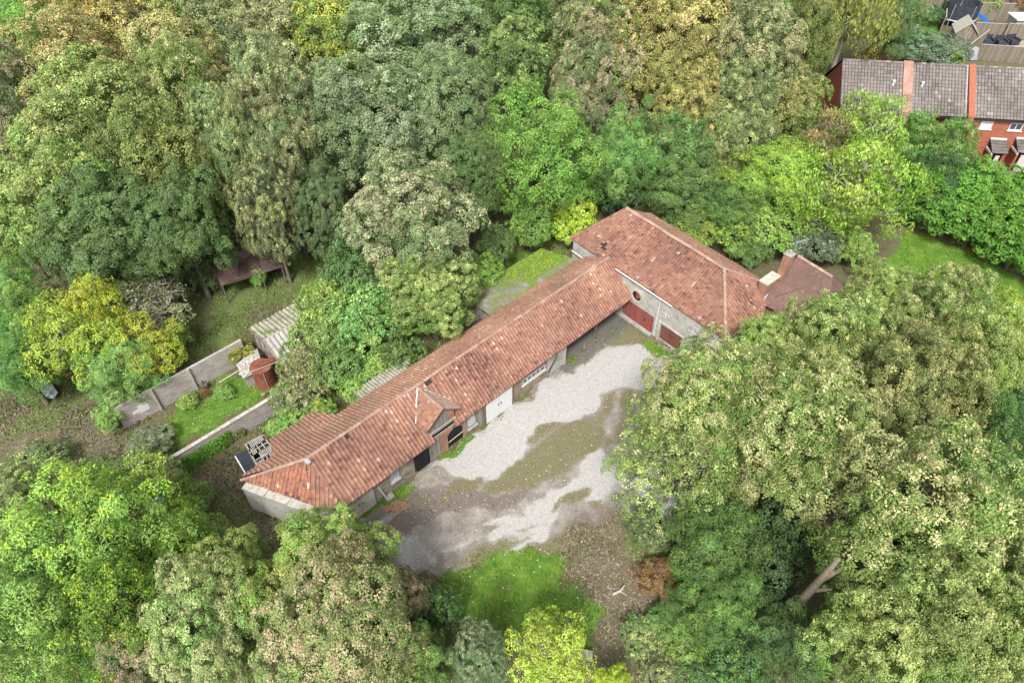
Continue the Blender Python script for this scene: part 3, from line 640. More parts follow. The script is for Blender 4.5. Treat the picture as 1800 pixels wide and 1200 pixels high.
bright = np.maximum.reduce([mask([(1120, 600), (1165, 640), (1140, 690), (1085, 675), (1040, 700), (1035, 733), (950, 748), (912, 800), (860, 838), (800, 838), (768, 818), (800, 778), (870, 735), (960, 680), (1000, 645), (1060, 608)], .6),
    mask([(1065, 780), (1110, 850), (1060, 880), (1000, 885), (990, 855), (1030, 800)], .8) * .85,
    mask([(1000, 890), (960, 930), (905, 982), (862, 962), (885, 935), (830, 925), (920, 890), (940, 865), (980, 850)], .6) * .72,
    mask([(690, 955), (735, 940), (752, 960), (752, 1005), (700, 1005)], .4) * .5, mask([(745, 950), (830, 905), (880, 880), (900, 920), (860, 950), (770, 985)], .9) * .32,
    mask([(640, 925), (700, 890), (730, 890), (690, 925)], .5) * .5])
mossy = np.maximum.reduce([mask([(1045, 690), (1075, 680), (1130, 690), (1120, 725), (1060, 730)], .5) * .75, mask([(950, 748), (1040, 735), (1085, 775), (1020, 812), (940, 850), (860, 866), (780, 878), (725, 885), (790, 846), (880, 828), (915, 800)], .8), mask([(985, 645), (1090, 568), (1150, 590), (1165, 620), (1110, 598), (1050, 622), (1005, 655)], .6) * .9, mask([(1060, 690), (1140, 700), (1150, 790), (1080, 775), (1030, 735)], .7) * .6,
    mask([(1045, 840), (1060, 900), (1010, 905), (960, 885), (1000, 860)], .6) * .8, mask([(750, 1000), (850, 960), (960, 930), (1010, 920), (1000, 960), (900, 990), (760, 1030)], .7) * .7, mask([(885, 935), (930, 905), (950, 915), (900, 945)], .5) * .6])
grass = np.maximum.reduce([mask([(770, 1000), (870, 975), (975, 965), (1015, 1035), (1060, 1080), (1050, 1135), (940, 1130), (860, 1105), (800, 1080), (750, 1040)], .8),
    mask([(645, 880), (690, 850), (735, 835), (740, 850), (700, 875), (660, 900), (620, 915)], .4) * .9, mask([(770, 795), (800, 780), (830, 760), (835, 770), (800, 795), (775, 808)], .35), mask([(945, 665), (985, 640), (1000, 650), (1030, 625), (1010, 625), (950, 672)], .3) * .7,
    mask([(1120, 590), (1150, 600), (1180, 625), (1150, 630), (1125, 605)], .4) * .9, mask([(250, 775), (330, 705), (400, 660), (480, 670), (470, 690), (405, 735), (330, 785)], .8) * .72,
    mask([(1540, 470), (1600, 400), (1700, 440), (1800, 490), (1860, 560), (1700, 560), (1600, 520)], .6), mask([(1560, 20), (1650, 20), (1650, 70), (1560, 60)], .6), mask([(1700, 38), (1770, 38), (1765, 55), (1700, 52)], .4),
    mask([(1180, 1080), (1240, 1060), (1260, 1180), (1170, 1200)], 1.0) * .6, mask([(1080, 940), (1150, 930), (1160, 990), (1090, 980)], .8) * .45, mask([(1060, 1000), (1090, 990), (1100, 1020), (1070, 1025)], .6) * .42, mask([(1090, 1100), (1150, 1080), (1160, 1130), (1100, 1150)], .8) * .48, mask([(900, 440), (1000, 440), (960, 480), (880, 520)], .8),
    mask([(340, 600), (420, 560), (520, 520), (560, 440), (480, 470), (400, 530), (340, 560)], 1.2) * .35])
earth = np.maximum.reduce([mask([(1000, 930), (1080, 880), (1130, 960), (1150, 1040), (1120, 1100), (1060, 1150), (1040, 1150), (1060, 1080), (1020, 1020), (975, 960)], .9), mask([(340, 850), (420, 800), (450, 900), (540, 930), (420, 960), (370, 930)], 1.0) * .8,
    mask([(0, 720), (120, 680), (200, 740), (230, 800), (120, 830), (0, 820)], 1.2) * .6, mask([(640, 920), (700, 860), (790, 845), (870, 870), (930, 850), (900, 890), (800, 905), (690, 950)], .6)])
grass = np.maximum(grass, np.minimum(.48, .8 * sstep(.44, .62, fbm(X, Y, 5, 77))) * (1 - yard) * (X < 18))
def track(pix, off, wd):
    P = [GT(px, py) for px, py in pix]; d = np.full(X.shape, 1e9)
    for a_, b_ in zip(P[:-1], P[1:]):
        e_ = (b_ - a_).to_2d(); nn = Vector((-e_.y, e_.x)).normalized() * off; ax, ay = a_.x + nn.x, a_.y + nn.y
        t = np.clip(((WX * .3 + X * .7 - ax) * e_.x + (WY * .3 + Y * .7 - ay) * e_.y) / e_.length_squared, 0, 1); d = np.minimum(d, np.hypot(WX * .3 + X * .7 - ax - t * e_.x, WY * .3 + Y * .7 - ay - t * e_.y))
    return np.exp(-(d / wd) ** 2)
trk = np.zeros(X.shape)
for ln_ in ([(1110, 620), (1040, 690), (940, 760), (860, 815), (790, 880), (735, 960), (740, 1010)], [(1120, 650), (1090, 760), (1040, 850), (950, 920), (880, 960), (760, 990)]):
    for off in (-.85, .85): trk = np.maximum(trk, track(ln_, off, .32))
bright = np.clip(bright + trk * .24 * yard * (1 - .3 * bright), 0, 1); mossy = np.clip(mossy - trk * .55, 0, 1)
rustp = mask([(672, 893), (700, 878), (722, 888), (715, 902), (690, 905)], .25)
fine_ = (X > -42.5) & (X < 46.5) & (Y > 8.5) & (Y < 66.5)
soft_ = np.clip(1 - yard, .12, 1)
Z = Z + np.where(fine_, (fbm(X, Y, 1.2, 5) - .5) * .12 * soft_ + (fbm(X, Y, .5, 9) - .5) * .05 * soft_, 0) - .01
# level under the buildings
ui = (X - FM.o.x) * FM.u.x + (Y - FM.o.y) * FM.u.y; ni = (X - FM.o.x) * FM.n.x + (Y - FM.o.y) * FM.n.y
Z = np.where((ui > -4) & (ui < 32) & (ni > -.3) & (ni < 8), np.minimum(Z, 0.0), Z)
bay_shade = sstep(-1.0, -.3, ni) * (ui > 20.5) * (ui < 30) * (ni < 6.5)  # shade of the open bay painted into the ground colour, out past the eave
ny, nx = X.shape
V = np.stack([X.ravel(), Y.ravel(), Z.ravel()], 1)
idx = np.arange(ny * nx).reshape(ny, nx)
Q = np.stack([idx[:-1, :-1], idx[:-1, 1:], idx[1:, 1:], idx[1:, :-1]], -1).reshape(-1, 4)
def fc(a_): return (a_[:-1, :-1] + a_[:-1, 1:] + a_[1:, 1:] + a_[1:, :-1]).ravel() / 4
fy, fg = fc(yard), fc(grass)
kind_ = np.where(fy > .5, 1, np.where(fg > .5, 2, 0))
gm, nt, b = mat('ground', .95); co = posn(nt)
def att(n): return nd(nt, 'ShaderNodeAttribute', attribute_name=n).outputs['Fac']
nA = nz(nt, co, 3.2, 8, .72); nB = nz(nt, co, 12, 5, .75); nC = nz(nt, co, 1.0, 6, .65)
def soft(at_, k_=.9, lo=.38, hi=.62):
    f = math_(nt, 'MULTIPLY_ADD', math_(nt, 'SUBTRACT', math_(nt, 'MULTIPLY_ADD', nA, .42, math_(nt, 'MULTIPLY', nz(nt, co, 8, 5, .8), .58)), .5), k_, att(at_))
    return ramp(nt, f, [(lo, (0, 0, 0)), (hi, (1, 1, 1))])
vor = nd(nt, 'ShaderNodeTexVoronoi', Scale=9.0); nt.links.new(co, vor.inputs['Vector'])
litter = ramp(nt, nA, [(.28, (.05, .042, .024)), (.42, (.09, .09, .038)), (.52, (.13, .112, .062)), (.62, (.09, .12, .04)), (.75, (.18, .15, .095))])
litter = mixc(nt, ramp(nt, nz(nt, co, 26, 3, .8), [(.60, (0, 0, 0)), (.68, (1, 1, 1))]), litter, (.36, .31, .22))
dirt = ramp(nt, nA, [(.3, (.07, .055, .04)), (.46, (.14, .105, .08)), (.58, (.12, .12, .05)), (.7, (.24, .20, .165))])
dirt = mixc(nt, ramp(nt, nz(nt, co, 22, 3, .8), [(.6, (0, 0, 0)), (.66, (1, 1, 1))]), dirt, (.36, .30, .24))
mud = ramp(nt, nC, [(.3, (.18, .155, .135)), (.46, (.235, .208, .18)), (.6, (.30, .275, .245)), (.75, (.38, .355, .33))])
mud = mixc(nt, .3, mud, ramp(nt, nB, [(.3, (.5, .48, .46)), (.7, (1.1, 1.1, 1.1))]), 'MULTIPLY')
mud = mixc(nt, math_(nt, 'MULTIPLY', soft('earth', .8), .75), mud, (.15, .12, .105))
grav = ramp(nt, nB, [(.3, (.30, .288, .272)), (.5, (.42, .407, .39)), (.7, (.51, .497, .48))])
grav = mixc(nt, ramp(nt, nA, [(.5, (0, 0, 0)), (.72, (.6, .6, .6))]), grav, (.30, .275, .25))
grav = mixc(nt, ramp(nt, nz(nt, co, 5, 3, .8), [(.66, (0, 0, 0)), (.72, (.7, .7, .7))]), grav, (.22, .20, .18))
grav = mixc(nt, .3, grav, ramp(nt, vor.outputs['Color'], [(.2, (.55, .55, .55)), (.8, (1.1, 1.1, 1.1))]), 'MULTIPLY')
grs = ramp(nt, nC, [(.28, (.09, .13, .025)), (.45, (.08, .17, .02)), (.6, (.12, .22, .025)), (.72, (.21, .24, .06))])
grs = mixc(nt, ramp(nt, nB, [(.58, (0, 0, 0)), (.72, (.6, .6, .6))]), grs, (.20, .19, .09))
mos = ramp(nt, nB, [(.3, (.09, .08, .045)), (.5, (.16, .145, .075)), (.7, (.29, .26, .18))])
c = mixc(nt, soft('earth'), litter, dirt); c = mixc(nt, soft('yard', .5), c, mud); c = mixc(nt, soft('bright', .95, .36, .58), c, grav)
c = mixc(nt, soft('mossy', 1.1, .3, .66), c, mos); c = mixc(nt, soft('grass', 1.0), c, grs); c = mixc(nt, soft('rustp', .3), c, (.36, .20, .12)); c = mixc(nt, att('bay_shade'), c, (.13, .122, .112))
nt.links.new(c, b.inputs['Base Color']); bump(nt, b, nB, .05, .7)
def ground_part(name, sel):
    q = Q[sel]; us, inv = np.unique(q, return_inverse=True); me = bpy.data.meshes.new(name)
    me.vertices.add(len(us)); me.vertices.foreach_set('co', V[us].astype(np.float32).ravel())
    me.loops.add(len(q) * 4); me.loops.foreach_set('vertex_index', inv.ravel().astype(np.int32))
    me.polygons.add(len(q)); me.polygons.foreach_set('loop_start', (np.arange(len(q)) * 4).astype(np.int32))
    me.polygons.foreach_set('use_smooth', np.ones(len(q), bool)); me.update()
    for nme, ar in (('yard', yard), ('bright', bright), ('mossy', mossy), ('grass', grass), ('earth', earth), ('rustp', rustp), ('bay_shade', bay_shade)):
        at = me.attributes.new(nme, 'FLOAT', 'POINT'); at.data.foreach_set('value', (ar * np.ones(X.shape)).ravel()[us].astype(np.float32))
    o = bpy.data.objects.new(name, me); COL.objects.link(o); me.materials.append(gm); o['kind'] = 'structure'; return o
ground_part('ground', kind_ == 0); ground_part('gravel_yard', kind_ == 1); ground_part('lawn', kind_ == 2)

# scattered small leaves, stones and grass blades (stuff)
def np_obj(name, V_, Q_, mat_, attrs=None, k=4, link=True):
    me = bpy.data.meshes.new(name); n = len(Q_)
    me.vertices.add(len(V_)); me.vertices.foreach_set('co', V_.astype(np.float32).ravel())
    me.loops.add(n * k); me.loops.foreach_set('vertex_index', Q_.astype(np.int32).ravel())
    me.polygons.add(n); me.polygons.foreach_set('loop_start', (np.arange(n) * k).astype(np.int32)); me.update()
    for a_, val in (attrs or {}).items(): at = me.attributes.new(a_, 'FLOAT', 'FACE'); at.data.foreach_set('value', val.astype(np.float32))
    me.materials.append(mat_); o = bpy.data.objects.new(name, me)
    if link: COL.objects.link(o)
    return o
rs = np.random.RandomState(5)
def zat(x, y): # ground height at points (bilinear on the sheet)
    i = np.clip(np.searchsorted(XS, x) - 1, 0, nx - 2); j = np.clip(np.searchsorted(YS, y) - 1, 0, ny - 2)
    fx = (x - XS[i]) / (XS[i + 1] - XS[i]); fy_ = (y - YS[j]) / (YS[j + 1] - YS[j])
    return (Z[j, i] * (1 - fx) + Z[j, i + 1] * fx) * (1 - fy_) + (Z[j + 1, i] * (1 - fx) + Z[j + 1, i + 1] * fx) * fy_
def samp(arr, x, y):
    i = np.clip(np.searchsorted(XS, x), 0, nx - 1); j = np.clip(np.searchsorted(YS, y), 0, ny - 1); return arr[j, i]
def blades(n, name, dens, col, tip, hmin, hmax, wdt):
    x = rs.uniform(-42, 46, n); y = rs.uniform(9, 66, n); p = samp(dens, x, y); k = rs.rand(n) < p; x, y = x[k], y[k]; n = len(x)
    bad = (samp(ui, x, y) > -1) & (samp(ui, x, y) < 30) & (samp(ni, x, y) > .45) & (samp(ni, x, y) < 6.5); x, y = x[~bad], y[~bad]; n = len(x)
    z = zat(x, y); h = rs.uniform(hmin, hmax, n); a_ = rs.uniform(0, 2 * np.pi, n); w_ = wdt * rs.uniform(.6, 1.4, n); l = rs.uniform(-.5, .5, (n, 2)) * h[:, None]
    dx, dy = np.cos(a_) * w_, np.sin(a_) * w_
    v = np.stack([np.stack([x - dx, y - dy, z - .01], 1), np.stack([x + dx, y + dy, z - .01], 1), np.stack([x + l[:, 0] + dx * .3, y + l[:, 1] + dy * .3, z + h], 1), np.stack([x + l[:, 0] - dx * .5, y + l[:, 1] - dy * .5, z + h * .9], 1)], 1).reshape(-1, 3)
    o = np_obj(name, v, np.arange(4 * n).reshape(-1, 4), M['leaf'], {'mixv': rs.rand(n) ** 2, 'bri': rs.uniform(.6, 1.25, n)})
    o.color = (*col, 1); o['tip'] = tip; o['kind'] = 'stuff'; return o
tuft = fbm(X, Y, .8, 21)
blades(420000, 'grass', np.clip(grass * 1.1 - .15 + .35 * mossy * (fbm(X, Y, .6, 60) > .5), 0, 1) * np.clip(tuft * 2.2 - .35, .1, 1), (.12, .26, .025), (.24, .34, .05), .05, .16, .035)
wild = np.clip(1 - yard - grass * .8 - earth * .25, 0, 1) * np.clip((fbm(X, Y, 2.2, 30) - .42) * 4 + .12, 0, 1) * (X < 18) 
blades(420000, 'ground_cover', wild * .9, (.13, .18, .06), (.34, .33, .17), .06, .26, .05)
def litterf(n, name, dens, col, tip, s0, s1, lift=.02):
    x = rs.uniform(-42, 46, n); y = rs.uniform(9, 66, n); k = rs.rand(n) < samp(dens, x, y); x, y = x[k], y[k]
    bad = (samp(ui, x, y) > -1) & (samp(ui, x, y) < 30) & (samp(ni, x, y) > .3) & (samp(ni, x, y) < 6.5); x, y = x[~bad], y[~bad]; n = len(x)
    z = zat(x, y) + lift; a_ = rs.uniform(0, 2 * np.pi, n); s_ = rs.uniform(s0, s1, n); P = []
    for q in range(4):
        an = a_ + q * np.pi / 2; P.append(np.stack([x + np.cos(an) * s_, y + np.sin(an) * s_, z + rs.uniform(-.3, .6, n) * s_], 1))
    o = np_obj(name, np.stack(P, 1).reshape(-1, 3), np.arange(4 * n).reshape(-1, 4), M['leaf'], {'mixv': rs.rand(n), 'bri': rs.uniform(.6, 1.3, n)})
    o.color = (*col, 1); o['tip'] = tip; o['kind'] = 'stuff'; return o
litterf(200000, 'fallen_leaves', np.clip(1 - yard, 0, 1) * np.clip(.25 + earth * .6 + (fbm(X, Y, 1.5, 40) - .5) * .8, 0, 1) * (X < 18) * (1 - grass * .8), (.20, .14, .08), (.40, .33, .23), .025, .07)
litterf(40000, 'scattered_leaves', (.12 + grass * .12), (.40, .38, .22), (.60, .58, .45), .03, .06, .04)
# stones: little chips of gravel
def stones(n, name, dens, m, s0, s1):
    x = rs.uniform(-20, 30, n); y = rs.uniform(9, 50, n); k = rs.rand(n) < samp(dens, x, y); x, y = x[k], y[k]; n = len(x); z = zat(x, y); s_ = rs.uniform(s0, s1, n); a_ = rs.uniform(0, 6.28, n)
    P = [np.stack([x + np.cos(a_ + q * 1.57) * s_, y + np.sin(a_ + q * 1.57) * s_ * .8, z], 1) for q in range(4)] + [np.stack([x + s_ * .1, y, z + s_ * .7], 1)]
    v = np.stack(P, 1).reshape(-1, 3); b5 = np.arange(n)[:, None] * 5
    t = np.concatenate([b5 + np.array([[q, (q + 1) % 4, 4]]) for q in range(4)], 0); o = np_obj(name, v, t, m, k=3); o['kind'] = 'stuff'; return o
litterf(60000, 'brown_litter', np.clip(earth * 1.1, 0, 1) * (1 - grass), (.16, .10, .06), (.30, .22, .15), .03, .09)
def twigs(n, name, dens, m):
    x = rs.uniform(-40, 30, n); y = rs.uniform(9, 60, n); k = rs.rand(n) < samp(dens, x, y); x, y = x[k], y[k]; n = len(x); z = zat(x, y); L = rs.uniform(.12, .55, n); a_ = rs.uniform(0, 6.28, n); w_ = rs.uniform(.008, .018, n)
    d = np.stack([np.cos(a_) * L, np.sin(a_) * L, rs.uniform(0, .1, n)], 1); s_ = np.stack([-np.sin(a_) * w_, np.cos(a_) * w_, np.zeros(n)], 1); c_ = np.stack([x, y, z + .04], 1)
    v = np.stack([c_ - s_, c_ + s_, c_ + d + s_ * .4, c_ + d - s_ * .4], 1).reshape(-1, 3); o = np_obj(name, v, np.arange(4 * n).reshape(-1, 4), m); o['kind'] = 'stuff'
twigs(30000, 'fallen_twigs', np.clip(earth * .7 + .12 * (X < 18), 0, 1) * (1 - yard) * (1 - np.clip(grass * 2, 0, 1)) * (ni * (ui > -3) * (ui < 31) < .5), M['twig'])
stones(26000, 'gravel_chips', np.clip(yard * .5 + bright * .3 - mossy * .3, 0, 1) * (ni < .2), M['stone_loose'], .02, .05)

k0_, k1_ = G(1010, 627, 0), G(1068, 585, 0)
MB().box(Frame(k0_, k1_ - k0_), 0, (k1_ - k0_).length, 0, .1, -.05, .06).build('kerb', M['timber'])['kind'] = 'structure'

# ---------------------------------------------------------------- block walls, left of the range
def garden_wall(name, p0, p1, h, th, m, label, capm=None, caph=.06, capw=.05, posts=(), cat='wall', side=1):
    fr = Frame(p0, Vector(p1) - Vector(p0)); L = (Vector(p1) - Vector(p0)).length
    t = thing(name, tuple(Vector((p0[0], p0[1], 0))), label, cat)
    MB().box(fr, 0, L, 0, th, -.1, h).build('masonry', m, t)
    if capm:
        mb = MB(); k = max(3, int(L / .75))
        for i in range(k): mb.box(fr, L * i / k + .006, L * (i + 1) / k - .006, -capw, th + capw, h + .001, h + caph + .012 * math.sin(i * 7.3))
        mb.build('coping', capm, t, bevel=.012)
    for x in posts: MB().box(fr, x - .08, x + .08, -.14, -.004, -.1, h + .1).build('post', M['coping'], t)
    return fr, L, t
wa0, wa1 = G(221, 754, 0), G(437, 632, 0)
frA, LA, tA = garden_wall('block_wall', wa0, wa1, 2.25, .22, M['block'], 'long pinkish grey concrete block wall with pale posts, running from the yellow tree to the rusty tank', capm=None, posts=(2.75, 5.7))
wb0, wb1 = G(262, 829, 1.85), G(488, 693, 1.85)
frB, LB, tB = garden_wall('block_wall', wb0, wb1, 1.8, .2, M['block'], 'lower block wall with pale coping, partly hidden by hanging ivy, just behind the black roofed shed', capm=M['coping'])
# painted patch
mb = MB(); mb.box(frA, 1.4, 2.15, -.012, -.003, .65, 1.45); mb.box(frA, .95, 1.4, -.010, -.003, .85, 1.2); mb.build('painted_patch', M['white'], tA, label='white and blue painted patch')
# corrugated shed with fibre cement roof
sh = thing('corrugated_shed', tuple(G(495, 640, 0)), 'derelict shed with weathered corrugated fibre cement roof behind the rusty tank', 'shed')
g0 = G(462, 599, 2.55); g1 = G(540, 556, 2.55); e0 = G(436, 577, 2.25); e1 = G(512, 535, 2.25); f0 = G(502, 654, 1.75); f1 = G(582, 612, 1.75)
MB().sheet([g0, g1, e1, e0], 11, .05).build('roof', M['asb_moss'], sh); MB().sheet([g0 + Vector((0, 0, .04)), g1 + Vector((0, 0, .04)), f1, f0], 10, .065).build('roof', M['asb'], sh)
ridge_caps('ridge_tiles', sh, g0 + dz, g1 + dz, rad=.1, mat_=M['asb'], sag=0)
F3 = Frame(g0, g1 - g0)
u0_, n0_ = F3.inv(e0); u1_, n1_ = F3.inv(f0)
MB().box(F3, .15, .3, n1_ + .1, n0_ - .1, 0, 1.7).build('wall', M['block'], sh); MB().box(F3, .3, 5, n1_ + .1, n1_ + .25, 0, 1.65).build('wall', M['block'], sh); MB().box(F3, .3, 5, n0_ - .25, n0_ - .1, 0, 2.1).build('wall', M['block'], sh)
mb = MB()
for i in range(4): t = i / 3; a_ = e0.lerp(g0, t); mb.tube([a_ + Vector((0, 0, -.08)), (a_.x - .05, a_.y - .05, 0)], .045, 6)
for t in (0.25, .55, .85): a_ = g0.lerp(f0, t); mb.tube([a_ + Vector((0, 0, -.08)), (a_.x, a_.y, 0)], .04, 6)
mb.tube([g0 - dz * 2, f0 - dz * 2], .06, 6); mb.tube([g0 - dz * 2, e0 - dz * 2], .06, 6); mb.build('timber_frame', M['timber'], sh)
# lower slab roof with rubble beside the tank
sl_ = thing('slab_roof', tuple(G(425, 645, 0)), 'low flat concrete slab roof with rubble and weeds between block wall and rusty tank', 'outbuilding')
s0, s1, s2, s3 = G(415, 640, 1.35), G(427, 665, 1.35), G(463, 645, 1.35), G(452, 612, 1.35)
MB().prism([s0, s1, s2, s3], (0, 0, -.14)).build('slab', M['conc'], sl_)
cc = (s0 + s1 + s2 + s3) / 4
MB().prism([Vector((p.x, p.y, 1.2)).lerp(Vector((cc.x, cc.y, 1.2)), .15) for p in (s0, s1, s2, s3)], (0, 0, -1.2)).build('wall', M['block'], sl_)
def rubble(name, pts, n, s, m, label, cat, seed=1):
    rg = random.Random(seed); bm_ = MB()
    for i in range(n):
        p = pts(rg); r_ = s * rg.uniform(.5, 1.3); fr = Frame(p, (math.cos(i * 2.1), math.sin(i * 2.1)))
        c8 = [fr(a_ * r_ * rg.uniform(.7, 1.2), b_ * r_ * .7 * rg.uniform(.7, 1.2), p.z + (c_ + .6) * r_ * .5) for c_ in (-1, 1) for b_ in (-1, 1) for a_ in (-1, 1)]
        bm_.add(c8, [(0, 2, 3, 1), (4, 5, 7, 6), (0, 1, 5, 4), (2, 6, 7, 3), (0, 4, 6, 2), (1, 3, 7, 5)])
    o = bm_.build(name, m); tag(o, label, cat, kind='stuff'); return o
rubble('rubble', lambda rg: s0.lerp(s1, rg.random()).lerp(s3.lerp(s2, rg.random()), rg.random() * .8), 45, .11, M['stone_loose'], 'pale rubble heaped on the slab roof by the rusty tank', 'rubble')
MB().box(Frame(G(405, 660, 1.0), G(450, 630, 1.0) - G(405, 660, 1.0)), -.4, 2.3, -.05, .05, .95, 1.03)
# rusty tank
tk = G(469, 672, 0); tt = thing('rusty_tank', tuple(tk), 'upright rusty red iron water tank with flanged lid', 'tank')
mb = MB(); mb.tube([tk + Vector((0, 0, z)) for z in (0, .08, .1, 1.84, 1.9)], [.83, .83, .79, .79, .80], 28); mb.build('body', M['rust'], tt, smooth=False)
lid = MB(); lid.tube([tk + Vector((0, 0, z)) for z in (1.902, 1.94, 1.98)], [.87, .87, .78], 28); lid.build('lid', M['rust'], tt)
fr = Frame(tk, (.85, .5)); MB().box(fr, -.04, 1.15, -.25, .25, 2.0, 2.18).box(fr, -.5, -.08, -.22, .22, 1.985, 2.03).build('hatch', M['rust'], tt)
MB().tube([fr(-.05, -.83, .05), fr(-.05, -.83, 1.85)], .025, 6).tube([fr(-.9, -.35, 2.06), fr(1.4, -.4, 2.1)], .03, 6).build('pipe', M['timber_pale'], tt)
# plank lying to the left of the tank
tag(MB().tube([G(385, 672, .9), G(428, 646, 1.42), G(452, 632, 1.45)], .05, 6).build('timber_pole', M['timber_pale']), 'thin bleached timber pole resting across the block wall and slab roof', 'pole')
# old machine wheel and frame in weeds
wc = G(363, 692, .35); mw = thing('old_machine', tuple(Vector((wc.x, wc.y, 0))), 'rusted farm machine with spoked wheel in the weeds beside the long block wall', 'farm machine')
fr = Frame(wc, (.8, .6)); mb = MB(); mb.disc(fr, 0, .4, -.05, .05, .42, 24, r0=.34); 
for i in range(6): t = i * math.pi / 3; mb.tube([fr(0, 0, .4), fr(.37 * math.cos(t), 0, .4 + .37 * math.sin(t))], .02, 5)
mb.tube([fr(0, -.12, .4), fr(0, .12, .4)], .07, 8); mb.build('wheel', M['rust'], mw)
MB().tube([fr(0, .1, .4), fr(.1, .9, .55), fr(.2, 1.6, .5)], .04, 6).tube([fr(-.3, .8, .5), fr(.7, .9, .6)], .035, 6).tube([fr(.1, .9, .55), fr(.1, .9, 1.0)], .03, 6).box(fr, -.1, .35, .6, 1.1, .45, .6).build('frame', M['rust_roof'], mw)
MB().tube([G(494, 660, .1), G(482, 640, 1.2)], .04, 6)
o = MB().tube([G(512, 668, .05), G(500, 650, .5)], .05, 6).build('post', M['timber_pale']); tag(o, 'short leaning pale post at the corner of the corrugated shed', 'post')
o = MB().tube([G(461, 694, .1), G(468, 690, .35)], .14, 8).build('clay_pipe', M['brick_orange']); tag(o, 'short orange clay pipe standing in grass at the end of the lower block wall', 'pipe')
# black corrugated shed and rotten slatted shed behind the west end
bs = thing('black_shed', tuple(G(433, 830, 0)), 'small shed with black corrugated roof and white edge trim at the stable end', 'shed')
b0, b1, b2, b3 = G(414, 801, 1.7), G(433, 789, 1.85), G(452, 822, 1.75), G(435, 836, 1.6)
MB().sheet([b1, b2, b3, b0], 10, .03).build('roof', M['blackroof'], bs)
MB().tube([b0 + (b0 - b1) * .03, b3 + (b3 - b2) * .03], .05, 6).build('edge_trim', M['white'], bs)
cc = (b0 + b1 + b2 + b3) / 4; MB().prism([Vector((p.x, p.y, 1.5)).lerp(Vector((cc.x, cc.y, 1.5)), .1) for p in (b0, b1, b2, b3)], (0, 0, -1.5)).build('wall', M['timber'], bs)
rs_ = thing('slatted_shed', tuple(G(462, 800, 0)), 'rotten shed whose pale slatted roof has holes, between the black shed and the stable roof', 'shed')
q0, q1, q2, q3 = G(430, 779, 1.9), G(461, 762, 2.0), G(492, 800, 2.25), G(455, 826, 2.15)
mb = MB(); rg = random.Random(9); ns = 12
for i in range(ns):
    t0, t1 = (i + .12) / ns, (i + .72) / ns
    for seg in range(4):
        if rg.random() < .14: continue
        s0_, s1_ = seg / 4 + .005, (seg + 1) / 4 - .02 * rg.random()
        P = lambda t, s_: q0.lerp(q1, t).lerp(q3.lerp(q2, t), s_) + Vector((0, 0, .02 * (seg % 2)))
        mb.prism([P(t0, s0_), P(t1, s0_), P(t1, s1_), P(t0, s1_)], (0, 0, -.03))
for s_ in (.03, .34, .66, .97):
    a_, b_ = q0.lerp(q3, s_), q1.lerp(q2, s_); mb.tube([a_ - Vector((0, 0, .07)), b_ - Vector((0, 0, .07))], .04, 5)
mb.build('slatted_roof', M['asb'], rs_)
cc = (q0 + q1 + q2 + q3) / 4; ps = [Vector((p.x, p.y, 1.8)).lerp(Vector((cc.x, cc.y, 1.8)), .06) for p in (q0, q1, q2, q3)]
mb = MB()
for p, q in zip(ps, ps[1:] + ps[:1]): f_ = Frame(p, q - p); mb.box(f_, 0, (q - p).length, 0, .1, 0, 1.8)
mb.build('wall', M['timber'], rs_)
# rusty sheet shelter at the wood's edge
sr = thing('open_shelter', tuple(G(430, 500, 0)), 'open shelter with dark rusted sheet roof at the edge of the wood', 'shelter')
r0, r1 = G(388, 502, 2.2), G(497, 466, 2.2); rf = (r1 - r0).normalized(); rn = Vector((-rf.y, rf.x, 0))
m_ = G(459, 466, 2.2)
MB().sheet([r0 + rn * 4 + Vector((0, 0, .9)), r0.lerp(r1, .66) + rn * 4 + Vector((0, 0, .9)), r0.lerp(r1, .66), r0], 20, .02).build('roof', M['rust_roof'], sr)
MB().sheet([r0.lerp(r1, .67) + rn * 4 + Vector((0, 0, .75)), r1 + rn * 4 + Vector((0, 0, .75)), r1 + Vector((0, 0, -.15)), r0.lerp(r1, .67) + Vector((0, 0, -.15))], 9, .02).build('roof', M['rust_roof'], sr)
for t in (.02, .64, .98): p = r0.lerp(r1, t) + rn * .15; MB().tube([(p.x, p.y, 0), (p.x, p.y, 2.05)], .07, 8).build('post', M['timber'], sr)
MB().tube([r0 + rn * .15 - dz * 3, r1 + rn * .15 - dz * 5], .07, 6).build('beam', M['timber'], sr)
fr = Frame(r0, r1 - r0); L_ = (r1 - r0).length; MB().box(fr, 0, L_, 3.6, 3.75, 0, 2.7).box(fr, -.1, 0.02, 1.5, 3.75, 0, 2.5).build('wall', M['timber'], sr)
# loose things on the left
def slab(name, pix, z, th, m, label, cat, bend=.0):
    P = [G(x, y, z + (bend * (i % 2))) for i, (x, y) in enumerate(pix)]; o = MB().prism(P, (0, 0, -th)).build(name, m, bevel=.01); tag(o, label, cat); return o
slab('metal_sheet', [(67, 668), (84, 664), (102, 690), (95, 700), (75, 697)], .35, .03, M['galv'], 'pale grey metal sheet lying under the trees at far left', 'sheet', .12)
slab('white_board', [(236, 800), (243, 796), (250, 810), (244, 813)], .3, .04, M['white_dirty'], 'small broken white board in the weeds left of the brush pile', 'board')
o = MB().tube([G(222, 802, .1), G(233, 796, .3), G(240, 780, .35)], [.03, .045, .03], 6).build('bare_branch', M['twig']); tag(o, 'bleached bare branch lying beside the small white board', 'branch')
o = MB().tube([G(340, 919, .15), G(350, 912, .35), G(355, 921, .2)], .07, 6).tube([G(350, 912, .35), G(358, 909, .3), G(361, 913, .2)], .04, 6).build('bleached_stump', M['twig']); tag(o, 'bleached forked stump on the leaf litter below the grey end wall', 'stump')
